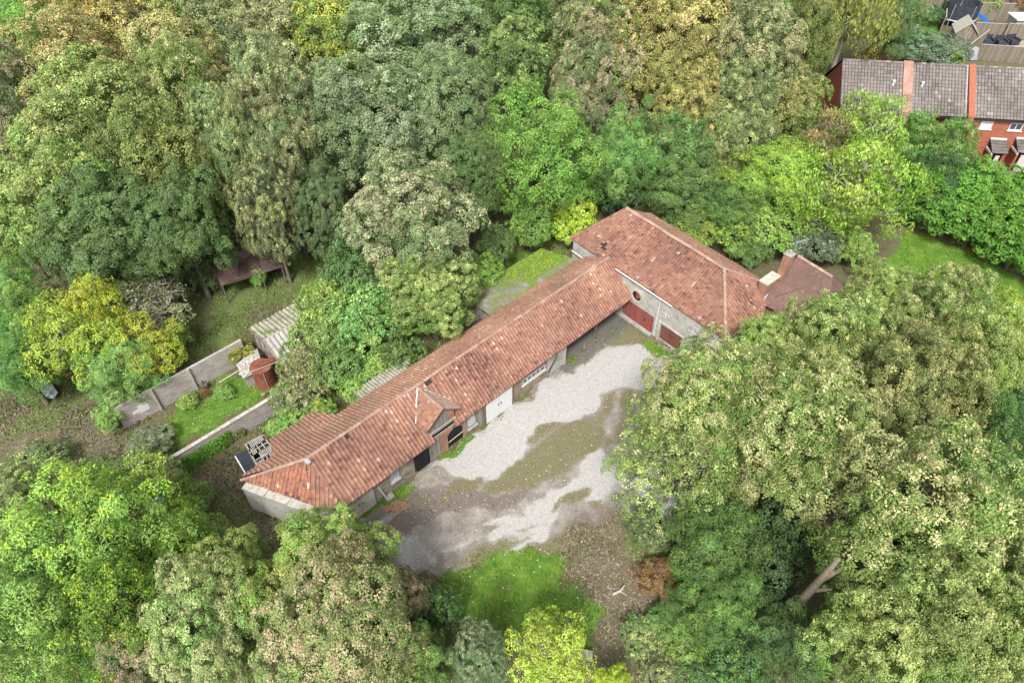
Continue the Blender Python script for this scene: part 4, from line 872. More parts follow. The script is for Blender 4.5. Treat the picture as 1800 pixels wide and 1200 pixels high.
gh = thing('polythene_tunnel', tuple(G(290, 870, 0)), 'collapsed pale blue polythene tunnel under the green trees at the lower block wall', 'polytunnel')
t0, t1 = G(268, 838, 0), G(300, 905, 0); d_ = (t1 - t0); dn = Vector((-d_.y, d_.x, 0)).normalized()
mb = MB(); vs = []; rg = random.Random(4); nn_ = 10
for i in range(nn_ + 1):
    for j in range(9): t = math.pi * j / 8; p = t0 + d_ * (i / nn_) + dn * (math.cos(t) * .9) + Vector((0, 0, 1.25 * math.sin(t) + .05 + .1 * rg.random())); vs.append(p)
mb.add(vs, [(i * 9 + j, i * 9 + j + 1, (i + 1) * 9 + j + 1, (i + 1) * 9 + j) for i in range(nn_) for j in range(8)]); mb.build('cover', M['plastic_clear'], gh)
mb = MB()
for i in range(0, nn_ + 1, 2): mb.tube([t0 + d_ * (i / nn_) + dn * (math.cos(math.pi * j / 8) * .93) + Vector((0, 0, 1.36 * math.sin(math.pi * j / 8) + .08)) for j in range(9)], .02, 5)
mb.build('hoop', M['galv'], gh)
# metal roof seen through the big tree
mr = thing('metal_roof_shelter', tuple(G(1180, 860, 0)), 'open shelter with pale galvanised roof glimpsed through the trees right of the yard', 'shelter')
a0, a1, a2, a3 = G(1105, 850, 2.2), G(1195, 770, 2.5), G(1250, 820, 2.5), G(1185, 925, 2.2)
MB().sheet([a1, a2, a3, a0], 26, .04).build('roof', M['galv'], mr)
for p in (a0, a1, a2, a3): q = p.lerp((a0 + a1 + a2 + a3) / 4, .06); MB().tube([(q.x, q.y, 0), (q.x, q.y, p.z - .07)], .06, 8).build('post', M['galv'], mr)
# foot of the picture
o = MB().box(Frame(G(1006, 1139, .5), G(1050, 1147, .5) - G(1006, 1139, .5)), -1.1, 1.2, -.35, .1, -.05, .5).build('concrete_block', M['conc'], bevel=.02); tag(o, 'long grey concrete block lying behind the lime yellow tree at the bottom', 'block')
o = MB().tube([G(1077, 1044, .12), G(1090, 1038, .3), G(1098, 1028, .5)], [.09, .08, .03], 7).tube([G(1090, 1038, .3), G(1102, 1046, .1)], [.05, .03], 5).build('bleached_log', M['twig']); tag(o, 'short bleached log on the brown leaf litter right of the lawn', 'log')

# ---------------------------------------------------------------- terraced houses, top right
RT = 12.4; ET = 9.0; GZ = 4.3
tr0 = G(1481, 105, RT); tr1 = G(1800, 121, RT); FT = Frame(tr0, tr1 - tr0)      # u along ridge, n away (back)
# eave is on the camera side: n negative
ue, nE = FT.inv(G(1583, 197, ET)); uE2, nE2 = FT.inv(G(1800, 216, ET)); NE = (nE + nE2) / 2
h1 = FT.inv(G(1584, 150, 10.8))[0]; h1b = FT.inv(G(1601, 150, 10.8))[0]; h2 = FT.inv(G(1702, 160, 10.8))[0]; h3 = FT.inv(G(1713, 160, 10.8))[0]
def house(u0, u1, label, wallm, wins=(), recess=0.0, firewall=None):
    t = thing('terraced_house', tuple(FT((u0 + u1) / 2, NE / 2, GZ)), label, 'house', 'brick terrace beyond the trees')
    org_n = NE
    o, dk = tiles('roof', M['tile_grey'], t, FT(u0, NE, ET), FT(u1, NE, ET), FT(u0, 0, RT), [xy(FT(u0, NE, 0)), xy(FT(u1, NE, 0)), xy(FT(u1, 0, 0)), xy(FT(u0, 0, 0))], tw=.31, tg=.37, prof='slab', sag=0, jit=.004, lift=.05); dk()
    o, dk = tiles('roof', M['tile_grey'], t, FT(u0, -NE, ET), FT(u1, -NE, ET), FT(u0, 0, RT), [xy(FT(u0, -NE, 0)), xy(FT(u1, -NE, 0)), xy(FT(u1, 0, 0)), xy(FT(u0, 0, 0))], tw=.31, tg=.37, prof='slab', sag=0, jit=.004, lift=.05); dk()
    ridge_caps('ridge_tiles', t, FT(u0, 0, RT + .05), FT(u1, 0, RT + .05), rad=.13, mat_=M['tile_grey'], sag=0)
    mb = MB(); a_, b_ = u0 + .02, u1 - .02; n0 = NE + .35 + recess
    ops = [(w_[0], w_[1], w_[2], w_[3]) for w_ in wins]
    wall(mb, FT, a_, b_, n0, n0 + .3, GZ - .5, ET - .03, ops)
    MB().box(FT, a_, b_, -NE - .6, -NE - .3, GZ - .5, ET - .03).build('wall', wallm, t)
    w_ = mb.build('wall', wallm, t)
    for ug in (a_, b_ - .3):
        gb = MB(); gb.prism([FT(ug, n0 + .3, GZ - .5), FT(ug, -NE - .6, GZ - .5), FT(ug, -NE - .6, ET - .1), FT(ug, 0, RT - .22), FT(ug, n0 + .3, ET - .1)], FT.u * .3); gb.build('gable', wallm, t)
    for (wa_, wb_, za, zb, kind) in wins:
        f = MB(); 
        for x0, x1, y0, y1 in ((wa_, wb_, za, za + .09), (wa_, wb_, zb - .09, zb), (wa_, wa_ + .09, za + .09, zb - .09), (wb_ - .09, wb_, za + .09, zb - .09), ((wa_ + wb_) / 2 - .03, (wa_ + wb_) / 2 + .03, za + .09, zb - .09)): f.box(FT, x0, x1, n0 + .02, n0 + .1, y0, y1)
        wd = f.build('window', M['white'], t); MB().box(FT, wa_ + .09, wb_ - .09, n0 + .06, n0 + .09, za + .09, zb - .09).build('pane', M['white'] if kind == 'blind' else M['glass'], wd)
        MB().box(FT, wa_ - .08, wb_ + .08, n0 - .1, n0 + .02, za - .08, za - .001).build('sill', M['white'], wd)
    MB().box(FT, u0, u1, NE - .02, NE + .12, ET - .16, ET - .04).build('gutter', M['pipe_b'], t)
    return t
def wpt(px, py, n):
    lo, hi = 0.0, 12.0
    for _ in range(40):
        z = (lo + hi) / 2; u_, n_ = FT.inv(G(px, py, z))
        if n_ > n: lo = z
        else: hi = z
    return u_, z
W3N = NE + .35
def wbox(x0, x1, ytop, ybot, kind):
    a_, b_ = wpt(x0, ybot, W3N), wpt(x1, ybot, W3N); return (a_[0], b_[0], a_[1], wpt((x0 + x1) / 2, ytop, W3N)[1], kind)
w3 = [wbox(1720, 1742, 213, 226, 'blind'), wbox(1771, 1795, 217, 229, 'glass')]
print('win', w3, wpt(1744, 243, W3N), wpt(1766, 243, W3N), wpt(1786, 240, W3N))
H1 = house(.0, h1, 'end of terrace house whose dark brick gable faces the tall trees, grey tiled roof', M['brick_red'])
H2 = house(h1b, h2, 'middle terraced house with grey tiled roof between two brick party walls', M['brick_red'], recess=1.2)
H3 = house(h3, h3 + 10.5, 'terraced house at the right edge with white framed upper windows and tiled porch', M['brick_red'], w3)
for (u0, u1, par, ex, m_) in ((h1 + .02, h1b - .02, H1, 0, M['brick_pink']), (h2 + .02, h3 - .02, H3, .5, M['brick_red'])):
    z_ = .22; n_ = NE - ex * .5
    MB().prism([FT(u0, n_, GZ - .5), FT(u0, -NE, GZ - .5), FT(u0, -NE, ET + z_), FT(u0, 0, RT + z_), FT(u0, n_, ET + z_ + ex * .0)], FT.u * (u1 - u0)).build('party_wall', m_, par)
for u_, par in ((h1 - .9, H1), (h1b + .9, H2)):
    n_ = NE * .45; z_ = RT + (ET - RT) * .45; MB().tube([FT(u_, n_, z_), FT(u_, n_, z_ + .35)], .09, 8).tube([FT(u_, n_, z_ + .36), FT(u_, n_, z_ + .48)], .15, 8).build('vent', M['white'], par)
MB().tube([FT(h2 - .12, NE + .1, ET + .06), FT(h2 - .12, -.1, RT + .02)], .07, 6).build('flashing', M['lead'], H2)
# porches
for px0, px1, py in ((1743, 1768, 243), (1788, 1822, 242)):
    u0, u1 = wpt(px0, py, W3N)[0], wpt(px1, py, W3N)[0]; n1 = NE - 1.0; pz = wpt(px0, py, W3N)[1] - 7.05
    MB().box(FT, u0, u0 + .2, n1, NE + .34, GZ - .5, 6.2 + pz).box(FT, u1 - .2, u1, n1, NE + .34, GZ - .5, 6.2 + pz).box(FT, u0 + .2, u1 - .2, NE + .2, NE + .34, GZ - .5, 6.2 + pz).build('porch', M['brick_red'], H3)
    pr = bpy.data.objects[[o.name for o in H3.children if o.name.startswith('porch')][-1]]
    tl, dk = tiles('porch_roof', M['tile_grey'], H3, FT(u0 - .1, n1 - .2, 6.25 + pz), FT(u1 + .1, n1 - .2, 6.25 + pz), FT(u0, NE + .3, 7.0 + pz), [xy(FT(u0 - .1, n1 - .2, 0)), xy(FT(u1 + .1, n1 - .2, 0)), xy(FT(u1 + .1, NE + .33, 0)), xy(FT(u0 - .1, NE + .33, 0))], tw=.33, tg=.36, prof='rom', sag=0); dk()
    MB().box(FT, u0 - .1, u1 + .1, NE + .2, NE + .345, 6.98 + pz, 7.12 + pz).box(FT, u0 - .14, u0 - .04, n1 - .2, NE + .3, 6.0 + pz, 6.2 + pz).build('fascia', M['white'], H3)
    MB().box(FT, u0 + .45, u1 - .45, n1 - .03, n1 + .02, GZ - .4, 5.9 + pz).build('door', M['white_dirty'], H3)
MB().box(FT, -.5, 12, -NE + 2.0, -NE + 2.1, 8, 9.8)

# ---------------------------------------------------------------- gardens beyond the terrace
def fence(p0, p1, h, label, m=None, lean=0, group='garden fences behind the terrace'):
    p0 = Vector(p0); p1 = Vector(p1); fr = Frame(p0, p1 - p0, p0.z); L = (p1 - p0).length
    t = thing('garden_fence', tuple(p0), label, 'fence', group); mb = MB(); n = int(L / .13)
    for i in range(n): mb.box(fr, i * L / n, (i + .9) * L / n, .012 * (i % 2), .03 + .012 * (i % 2), 0, h + .015 * math.sin(i * 2.3))
    mb.box(fr, 0, L, .045, .09, .3, .4); mb.box(fr, 0, L, .045, .09, h - .35, h - .25); mb.build('panel', m or M['fence_boards'], t); MB().box(fr, 0, L, -.03, .07, h + .02, h + .07).build('cap_rail', M['timber_pale'], t)
    for i in range(max(2, int(L / 1.9) + 1)): x = L * i / max(1, int(L / 1.9)); MB().box(fr, x - .06, x + .06, .045, .14, -.1, h + .08).build('post', M['timber'], t)
    return t
fence(GT(1713, 106), GT(1850, 114), 1.75, 'long brown picket panel fence nearest behind the terrace roofs')
fence(GT(1693, 108), GT(1728, 78), 1.9, 'short brown fence panel running away from the long picket fence')
fence(GT(1706, 63), GT(1762, 66), 1.5, 'weathered grey fence behind the dark patio furniture')
fence(GT(1762, 68), GT(1850, 74), 1.7, 'dark weathered fence behind the covered patio chairs at the right edge')
fence(GT(1655, 32), GT(1790, 38), 2.0, 'long pale grey fence behind the blue slide and lawn')
fence(GT(1514, 112), GT(1625, 119), 1.9, 'orange stained fence just behind the first house roof', M['fence_orange'])
fence(GT(1652, 58), GT(1656, 14), 1.8, 'dark end-on fence left of the trampoline')
fence(GT(1610, 14), GT(1660, 20), 1.3, 'low broken grey fence left of the trampoline')
fence(GT(1700, 12), GT(1850, 18), 1.6, 'pale fence at the far top right corner of the gardens')
for nm_, px_, m_ in (('patio', [(1690, 66), (1810, 72), (1850, 108), (1735, 103), (1700, 98)], 'patio'), ('lawn', [(1700, 40), (1850, 46), (1850, 62), (1700, 56)], 'turf'), ('lawn', [(1565, 20), (1652, 30), (1650, 66), (1560, 60)], 'turf')):
    o = MB().add([GT(x, y, .03) for x, y in px_], [tuple(range(len(px_)))]).build(nm_, M[m_]); o['kind'] = 'structure'
MB().tube([GT(1592, 50, .1), GT(1638, 60, .1)], .16, 6).build('path_edging', M['white'])['kind'] = 'structure'
# playhouse
pc = GT(1688, 74); fr = Frame(pc, (.95, -.3), pc.z); ph = thing('playhouse', tuple(pc), 'small pale timber shed with steep pitched roof beside the trampoline', 'shed')
MB().prism([fr(-1.1, -1.2, 0), fr(1.1, -1.2, 0), fr(1.1, -1.2, 1.5), fr(0, -1.2, 2.5), fr(-1.1, -1.2, 1.5)], fr.n * 2.6).build('wall', M['fence_boards'], ph)
for s_ in (-1, 1): MB().prism([fr(1.3 * s_, -1.4, 1.38), fr(.0, -1.4, 2.62), fr(.0, 1.6, 2.62), fr(1.3 * s_, 1.6, 1.38)], (0, 0, -.06)).build('roof', M['timber_pale'], ph)
MB().box(fr, -.4, .4, -1.25, -1.202, .1, 1.6).build('door', M['grey_boards'], ph)
# trampoline
pc = GT(1680, 42); tp = thing('trampoline', tuple(pc), 'round garden trampoline with dark net enclosure', 'trampoline'); seg = 20
ring = [pc + Vector((2.0 * math.cos(2 * math.pi * i / seg), 1.7 * math.sin(2 * math.pi * i / seg), .8)) for i in range(seg)]
MB().prism(ring, (0, 0, -.05)).build('mat', M['dark'], tp); MB().tube(ring + [ring[0]], .08, 6).build('frame', M['plastic_clear'], tp)
mb = MB()
for i in range(0, seg, 4): mb.tube([ring[i], ring[i] + Vector((0, 0, 1.8))], .03, 5)
for i in range(0, seg, 3): p = ring[i]; mb.tube([p, (p.x, p.y, pc.z - .05)], .04, 5)
mb.build('pole', M['galv'], tp)
mb = MB()
for i in range(seg): a_, b_ = ring[i], ring[(i + 1) % seg]; mb.add([a_, b_, b_ + Vector((0, 0, 1.75)), a_ + Vector((0, 0, 1.75))], [(0, 1, 2, 3)])
mb.build('net', M['dark'], tp)
# slide
pc = GT(1718, 44); fr = Frame(pc, (.75, -.45), pc.z); sd = thing('slide', tuple(pc), 'bright blue plastic children slide on the back lawn', 'slide')
MB().add([fr(-1.2, -.3, 1.35), fr(-.7, -.3, 1.3), fr(.8, -.3, .35), fr(1.3, -.3, .2), fr(-1.2, .3, 1.35), fr(-.7, .3, 1.3), fr(.8, .3, .35), fr(1.3, .3, .2)], [(0, 1, 5, 4), (1, 2, 6, 5), (2, 3, 7, 6)]).box(fr, -1.2, -.7, -.34, -.3, 1.2, 1.55).prism([fr(-.7, -.3, 1.3), fr(1.3, -.3, .2), fr(1.3, -.3, .38), fr(-.7, -.3, 1.5)], fr.n * -.05).prism([fr(-.7, .3, 1.3), fr(1.3, .3, .2), fr(1.3, .3, .38), fr(-.7, .3, 1.5)], fr.n * .05).build('chute', M['blue'], sd)
MB().tube([fr(-1.2, -.3, 1.5), fr(-1.7, -.4, 0)], .04, 5).tube([fr(-1.2, .3, 1.5), fr(-1.7, .4, 0)], .04, 5).tube([fr(-1.4, -.3, .6), fr(-1.4, .3, .6)], .03, 5).tube([fr(-1.3, -.3, 1.1), fr(-1.3, .3, 1.1)], .03, 5).build('ladder', M['white'], sd)
# white roofed shed
pc = GT(1790, 60); fr = Frame(pc, (1, -.05), pc.z); wr = thing('garden_shed', tuple(pc), 'garden shed with flat white roof at the right edge', 'shed')
MB().box(fr, -1.4, 3, -.9, 1.2, 0, 1.9).build('wall', M['timber_pale'], wr); MB().box(fr, -1.6, 3.2, -1.1, 1.4, 1.901, 2.02).build('roof', M['white'], wr); MB().box(fr, -.2, .7, -.94, -.901, .05, 1.7).build('door', M['grey_boards'], wr)
# patio furniture
for i, (px, py, lab) in enumerate(((1733, 78, 'dark blue rattan patio chair, leftmost behind the long picket fence'), (1757, 80, 'dark patio chair in the middle behind the long picket fence'), (1778, 78, 'dark covered patio chair, rightmost behind the long picket fence'))):
    pc = GT(px, py); fr = Frame(pc, (1, .2 * i - .2), pc.z); ch = thing('patio_chair', tuple(pc), lab, 'chair', 'patio chairs')
    MB().box(fr, -.55, .55, -.5, .5, .15, .45).build('seat', M['dark'], ch); MB().box(fr, -.55, .55, .5, .65, .15, .95).build('backrest', M['dark'], ch)
    for s_ in (-1, 1): MB().box(fr, .55 * s_ - .08, .55 * s_ + .08, -.5, .49, .46, .68).build('armrest', M['dark'], ch)
    mb = MB()
    for a_ in (-.5, .5):
        for b_ in (-.45, .55): mb.box(fr, a_ - .04, a_ + .04, b_ - .04, b_ + .04, 0, .149)
    mb.build('leg', M['dark'], ch)
pc = GT(1762, 34); fr = Frame(pc, (1, 0), pc.z); bi = thing('wheelie_bin', tuple(pc), 'dark wheelie bin in front of the pale grey fence', 'bin'); MB().box(fr, -.28, .28, -.3, .3, .05, 1.0).build('body', M['dark'], bi); MB().box(fr, -.3, .3, -.34, .33, 1.001, 1.07).build('lid', M['pipe_b'], bi)
pc = GT(1708, 104); fr = Frame(pc, (1, .1), pc.z); bq = thing('covered_barbecue', tuple(pc), 'grey covered barbecue at the near end of the picket fence', 'barbecue'); MB().prism([fr(-.4, -.35, 0), fr(.4, -.35, 0), fr(.3, -.3, 1.0), fr(.1, -.2, 1.3), fr(-.3, -.3, 1.0)], fr.n * .65).build('cover', M['lead'], bq); MB().box(fr, -.7, -.42, -.2, .2, .7, .74).build('side_shelf', M['timber'], bq)
ln = thing('washing_line', tuple(GT(1715, 10)), 'washing line hung with white and blue laundry at the top edge', 'washing line')
p0, p1 = GT(1690, 14), GT(1750, 12); MB().tube([p0, p0 + Vector((0, 0, 2))], .04, 5).tube([p1, p1 + Vector((0, 0, 2))], .04, 5).build('post', M['galv'], ln)
MB().tube([p0 + Vector((0, 0, 1.9)), p1 + Vector((0, 0, 1.9))], .015, 5).build('line', M['white'], ln)
for i in range(7):
    t = .1 + i * .12; a_ = p0.lerp(p1, t) + Vector((0, 0, 1.88)); b_ = p0.lerp(p1, t + .09) + Vector((0, 0, 1.88)); h_ = .7 + .3 * (i % 3 == 0)
    MB().prism([a_, b_, b_ - Vector((0, .1, h_)), a_ - Vector((0, .06, h_))], (0, .015, 0)).build('cloth', M['blue'] if i in (1, 4) else M['white'], ln)
# ---------------------------------------------------------------- trees: trunk and limbs, crown of leaf clumps
def unit(v): return v / (np.linalg.norm(v, axis=-1, keepdims=True) + 1e-9)
def crown_mesh(name, seed, R_, rz, nl, dens, per, leaf, spr, p_tip=.3, tip_top=.1, lob=(.24, .38), shell=(.55, .8), low=-.55, tipspread=.6, droop=0.0, asp=.62, core=0.15, blur=.3, cone=0.0, zoff=0):
    rs = np.random.RandomState(seed)
    # lobes
    d = unit(rs.normal(size=(nl * 4, 3))); d = d[d[:, 2] > low][:nl * 2]
    keep = []
    for i in range(len(d)):
        if all(np.dot(d[i], d[j]) < math.cos(1.55 / math.sqrt(nl)) for j in keep): keep.append(i)
    d = d[keep][:nl]; nl = len(d)
    sh = rs.uniform(*shell, nl)
    C = d * sh[:, None] * np.array([R_, R_, rz]); 
    if cone: f = 1 - cone * (C[:, 2] / rz + 1) / 2; C[:, :2] *= f[:, None]
    r = R_ * rs.uniform(*lob, nl)
    C = np.vstack([C, [[0, 0, rz * .1]]]); r = np.append(r, R_ * .5)
    lb = np.append(rs.normal(1, .09, nl), 1)
    lt_ = np.append(rs.normal(0, .35, nl), 0)
    pos, nor, li = [], [], []
    for i in range(len(C)):
        m = int(dens * 4 * math.pi * r[i] ** 2); dd = unit(rs.normal(size=(m, 3)))
        bumpy = 1 + .16 * np.sin(dd[:, 0] * 6 + i) * np.cos(dd[:, 1] * 7 + 2 * i) + .10 * np.sin(dd[:, 2] * 11 + 3 * i + dd[:, 0] * 8) + rs.normal(0, .07, m)
        p = C[i] + dd * r[i] * bumpy[:, None] * np.array([1, 1, 1.05])
        ins = np.zeros(m, bool)
        for j in range(len(C)):
            if j != i: ins |= np.linalg.norm(p - C[j], axis=1) < r[j] * .86
        k = ~ins & ~((dd[:, 2] < -.35) & (rs.rand(m) < .55))
        pos.append(p[k]); nor.append(dd[k]); li.append(np.full(k.sum(), i))
    # loose inner sprigs so that one does not see straight through
    m = int(core * sum(len(p) for p in pos)); q = unit(rs.normal(size=(m, 3))) * (rs.rand(m, 1) ** .5) * np.array([R_ * .62, R_ * .62, rz * .68])
    pos.append(q); nor.append(unit(q)); li.append(np.full(m, len(C) - 1))
    P = np.vstack(pos); N = np.vstack(nor); LI = np.concatenate(li)
    out = unit(P / np.array([R_, R_, rz])); N = unit(N * .75 + out * .5 + np.array([0, 0, .35 - droop]))
    n = len(P); sb = np.clip(rs.normal(1, .15, n), .5, 1.6) * lb[LI]
    hz = P[:, 2] / rz; up_ = np.clip(N[:, 2], 0, 1)
    pt = np.clip(p_tip * (.1 + 1.25 * up_ ** 1.3) + tip_top * hz + lt_[LI] * p_tip * 1.3, 0, .95)
    tipd = rs.rand(n) < pt
    # leaves
    k = per; n2 = n * k
    S = np.repeat(np.arange(n), k); a_ = unit(np.cross(N, rs.normal(size=(n, 3)))); b_ = np.cross(N, a_)
    th = rs.uniform(0, 2 * np.pi, n2); rr = np.sqrt(rs.rand(n2)) * spr * rs.uniform(.8, 1.2, n)[S]
    off = a_[S] * (np.cos(th) * rr)[:, None] + b_[S] * (np.sin(th) * rr)[:, None] - N[S] * (rr ** 2 / spr * .45 + rs.normal(0, .05, n2) - .02)[:, None]
    off[:, 2] -= droop * rr * 1.2
    c = P[S] + off
    ln = unit(N[S] + rs.normal(0, .48, (n2, 3)) + np.array([0, 0, .25]) + off * .6)
    ax = off * 1.0 + rs.normal(0, .18, (n2, 3)) * spr * 2; ax[:, 2] -= droop * .6; ax = unit(ax - ln * (ax * ln).sum(1, keepdims=True)); bx = np.cross(ln, ax)
    L = leaf * rs.uniform(.65, 1.35, n2); W = L * asp * rs.uniform(.8, 1.2, n2)
    v0 = c - ax * (L * .5)[:, None]; v2 = c + ax * (L * .5)[:, None] - ln * (L * .12)[:, None]
    v1 = c + bx * (W * .5)[:, None] + ax * (L * .05)[:, None] - ln * (L * .10)[:, None]; v3 = c - bx * (W * .5)[:, None] + ax * (L * .05)[:, None] - ln * (L * .10)[:, None]
    V_ = np.stack([v0, v1, v2, v3], 1).reshape(-1, 3); Q_ = np.arange(4 * n2).reshape(-1, 4)
    leafdist = rr / spr
    mixv = np.where(tipd[S] & (leafdist < tipspread + rs.normal(0, .2, n2)), rs.uniform(.65, 1, n2), rs.rand(n2) ** 3 * blur * .6 + np.clip(lt_[LI][S] * .35 + .06, 0, .35))
    bri = sb[S] * np.clip(rs.normal(1, .13, n2), .5, 1.7)
    V_[:, 2] += zoff
    o = np_obj(name, V_, Q_, M['leaf'], {'mixv': mixv, 'bri': bri}, link=False)
    return o.data, C
def trunk_mesh(name, seed, zc, C, rad, bare=0, mat_='bark', reach=.8):
    rg = random.Random(seed); mb = MB(); zt = zc + max(c[2] for c in C) * .55
    fork = zc - abs(min(c[2] for c in C)) * .55
    pts = [Vector((0, 0, -.3)), Vector((0, 0, .25)), Vector((.1, .05, fork * .6)), Vector((.05, .1, fork)), Vector((.1, 0, (fork + zt) / 2)), Vector((0, .1, zt))]
    mb.tube(pts, [rad * 1.5, rad * 1.1, rad * .9, rad * .75, rad * .45, rad * .15], 9)
    for i, c in enumerate(C[:-1]):
        if rg.random() > .75 and not bare: continue
        e_ = Vector((c[0], c[1], zc + c[2])) * reach + Vector((0, 0, zc * (1 - reach))); s_ = Vector((0.05, .05, min(zt * .9, max(fork * .8, e_.z - e_.xy.length * .75))))
        m_ = s_.lerp(e_, .5) + Vector((rg.uniform(-.3, .3), rg.uniform(-.3, .3), rg.uniform(-.1, .5))); mb.tube([s_, m_, e_], [rad * .4, rad * .26, rad * .08], 6)
        for b in range(bare):
            t_ = e_ + Vector((rg.gauss(0, 1), rg.gauss(0, 1), rg.gauss(.3, .7))) * .75; md = e_.lerp(t_, .5) + Vector((rg.gauss(0, .12), rg.gauss(0, .12), .12)); mb.tube([m_.lerp(e_, rg.random()), md, t_], [.035, .028, .01], 4, cap=False)
            for q in range(3): r_ = md.lerp(t_, rg.random()); mb.tube([r_, r_ + Vector((rg.gauss(0, .3), rg.gauss(0, .3), rg.gauss(.1, .25)))], [.016, .006], 3, cap=False)
    me = bpy.data.meshes.new(name); me.from_pydata([tuple(v) for v in mb.v], [], mb.f); me.materials.append(M[mat_]); me.update()
    for p in me.polygons: p.use_smooth = True
    return me
# kind: (list of variants), nominal R, crown half height, total height
KIND = {}
def kind(key, n, R_, H_, rzf=.46, trunk=.32, bare=0, tmat='bark', **kw):
    vs = []
    for i in range(n):
        rz = H_ * rzf; cm, C = crown_mesh('crown', 100 + len(KIND) * 20 + i, R_, rz, zoff=H_ - rz, **kw); zc = H_ - rz
        vs.append((cm, trunk_mesh('trunk', 7 + i, zc, C, trunk, bare, tmat)))
    KIND[key] = (vs, R_, H_, H_ - rz, rz)
kind('syc', 4, 6.2, 15, nl=62, dens=3.0, per=46, leaf=.148, spr=.40, p_tip=.42, tip_top=.25, lob=(.13, .27), shell=(.5, .93))
kind('open', 1, 6.2, 15, nl=46, dens=1.5, per=26, leaf=.18, spr=.42, p_tip=.42, tip_top=.2, lob=(.13, .25), shell=(.5, .93), core=.03, trunk=.3)
kind('far', 4, 5.0, 17, nl=44, dens=2.3, per=34, leaf=.18, spr=.46, p_tip=.40, tip_top=.25, lob=(.18, .34), shell=(.5, .9), low=-.4)
kind('ash', 4, 5.0, 13, nl=52, dens=3.4, per=34, leaf=.18, spr=.42, p_tip=.30, tip_top=.10, lob=(.13, .26), shell=(.5, .92), asp=.36, droop=.35)
kind('bush', 4, 2.4, 4.5, rzf=.5, trunk=.1, nl=30, dens=8, per=18, leaf=.14, spr=.24, p_tip=.3, tip_top=.1, lob=(.16, .38), shell=(.45, .95), low=-.3)
kind('small', 2, 3.3, 8, trunk=.16, nl=26, dens=4.5, per=24, leaf=.15, spr=.32, p_tip=.4, tip_top=.2, lob=(.20, .34), shell=(.5, .9), bare=1, asp=.5, droop=.2, tmat='twig')
kind('weep', 2, 4.5, 11, trunk=.25, nl=30, dens=3.2, per=15, leaf=.30, spr=.42, p_tip=.3, tip_top=.35, lob=(.20, .32), shell=(.55, .85), bare=3, tmat='twig', asp=.28, droop=1.0)
kind('thin', 2, 3.0, 7, trunk=.14, nl=26, dens=4.5, per=11, leaf=.15, spr=.34, p_tip=.5, lob=(.24, .4), shell=(.4, .85), bare=6, tmat='twig', core=.05)
kind('conif', 2, 3.2, 9, rzf=.5, trunk=.2, nl=44, dens=4.6, per=15, leaf=.28, spr=.34, p_tip=.35, tip_top=.2, lob=(.2, .3), shell=(.6, .82), asp=.3, droop=-.5, low=-.9, cone=.35)

GRP = {'open': 'broad leaved trees around the stables', 'syc': 'broad leaved trees around the stables', 'far': 'trees of the wood behind the stables', 'ash': 'ash trees', 'bush': 'bushes around the buildings', 'small': 'small trees', 'weep': 'drooping trees behind the barn', 'thin': 'twiggy half bare shrubs', 'conif': 'conifers of the tall hedge'}
NM = {'open': 'sycamore_tree', 'syc': 'sycamore_tree', 'far': 'woodland_tree', 'ash': 'ash_tree', 'bush': 'bush', 'small': 'small_tree', 'weep': 'drooping_tree', 'thin': 'twiggy_shrub', 'conif': 'conifer'}
CT = {'bush': 'bush', 'thin': 'shrub'}
first = set(); tr = random.Random(11); ntree = 0
def tree(k, px, py, a_, H_, col, tip, label, spread=1.0):
    """crown centred on the ray (px,py), half width a_ pixels, total height H_ metres, standing on the terrain"""
    global ntree
    vs, R0, H0, zc0, rz0 = KIND[k]; s_ = H_ / H0; zc = zc0 * s_
    c = GT(px, py, zc); depth = c.y * math.cos(TH) - (c.z - CAM_H) * math.sin(TH)
    Rm = a_ / FPX * depth; sx = Rm / R0 / .93 * spread
    gz = float(hgt(c.x, c.y)); rot = tr.uniform(0, 6.28); cm, tm = vs[ntree % len(vs)]; ntree += 1
    t = bpy.data.objects.new(NM[k], None); COL.objects.link(t); t.location = (c.x, c.y, gz); t.rotation_euler = (0, 0, rot); t.scale = (sx, sx * tr.uniform(.94, 1.06), s_); t.empty_display_size = .5
    tag(t, label, CT.get(k, 'tree'), GRP[k])
    cr = bpy.data.objects.new('crown', cm); tk_ = bpy.data.objects.new('trunk', tm)
    for o in (cr, tk_): COL.objects.link(o); o.parent = t
    j = tr.gauss(1, .06); cr.color = (col[0] * j, col[1] * tr.gauss(1, .03) * j, col[2] * j, 1); cr['tip'] = [tip[0], tip[1], tip[2]]
    return t
OL = (.15, .245, .052); OLG = (.15, .22, .085); DK = (.11, .185, .055); GR = (.19, .33, .06); AS = (.20, .38, .075); LI_ = (.40, .54, .04); TAN = (.54, .49, .24); TANG = (.50, .54, .20); YE = (.60, .55, .09); PINK = (.58, .42, .29); LG = (.42, .55, .16); GY = (.36, .42, .25)
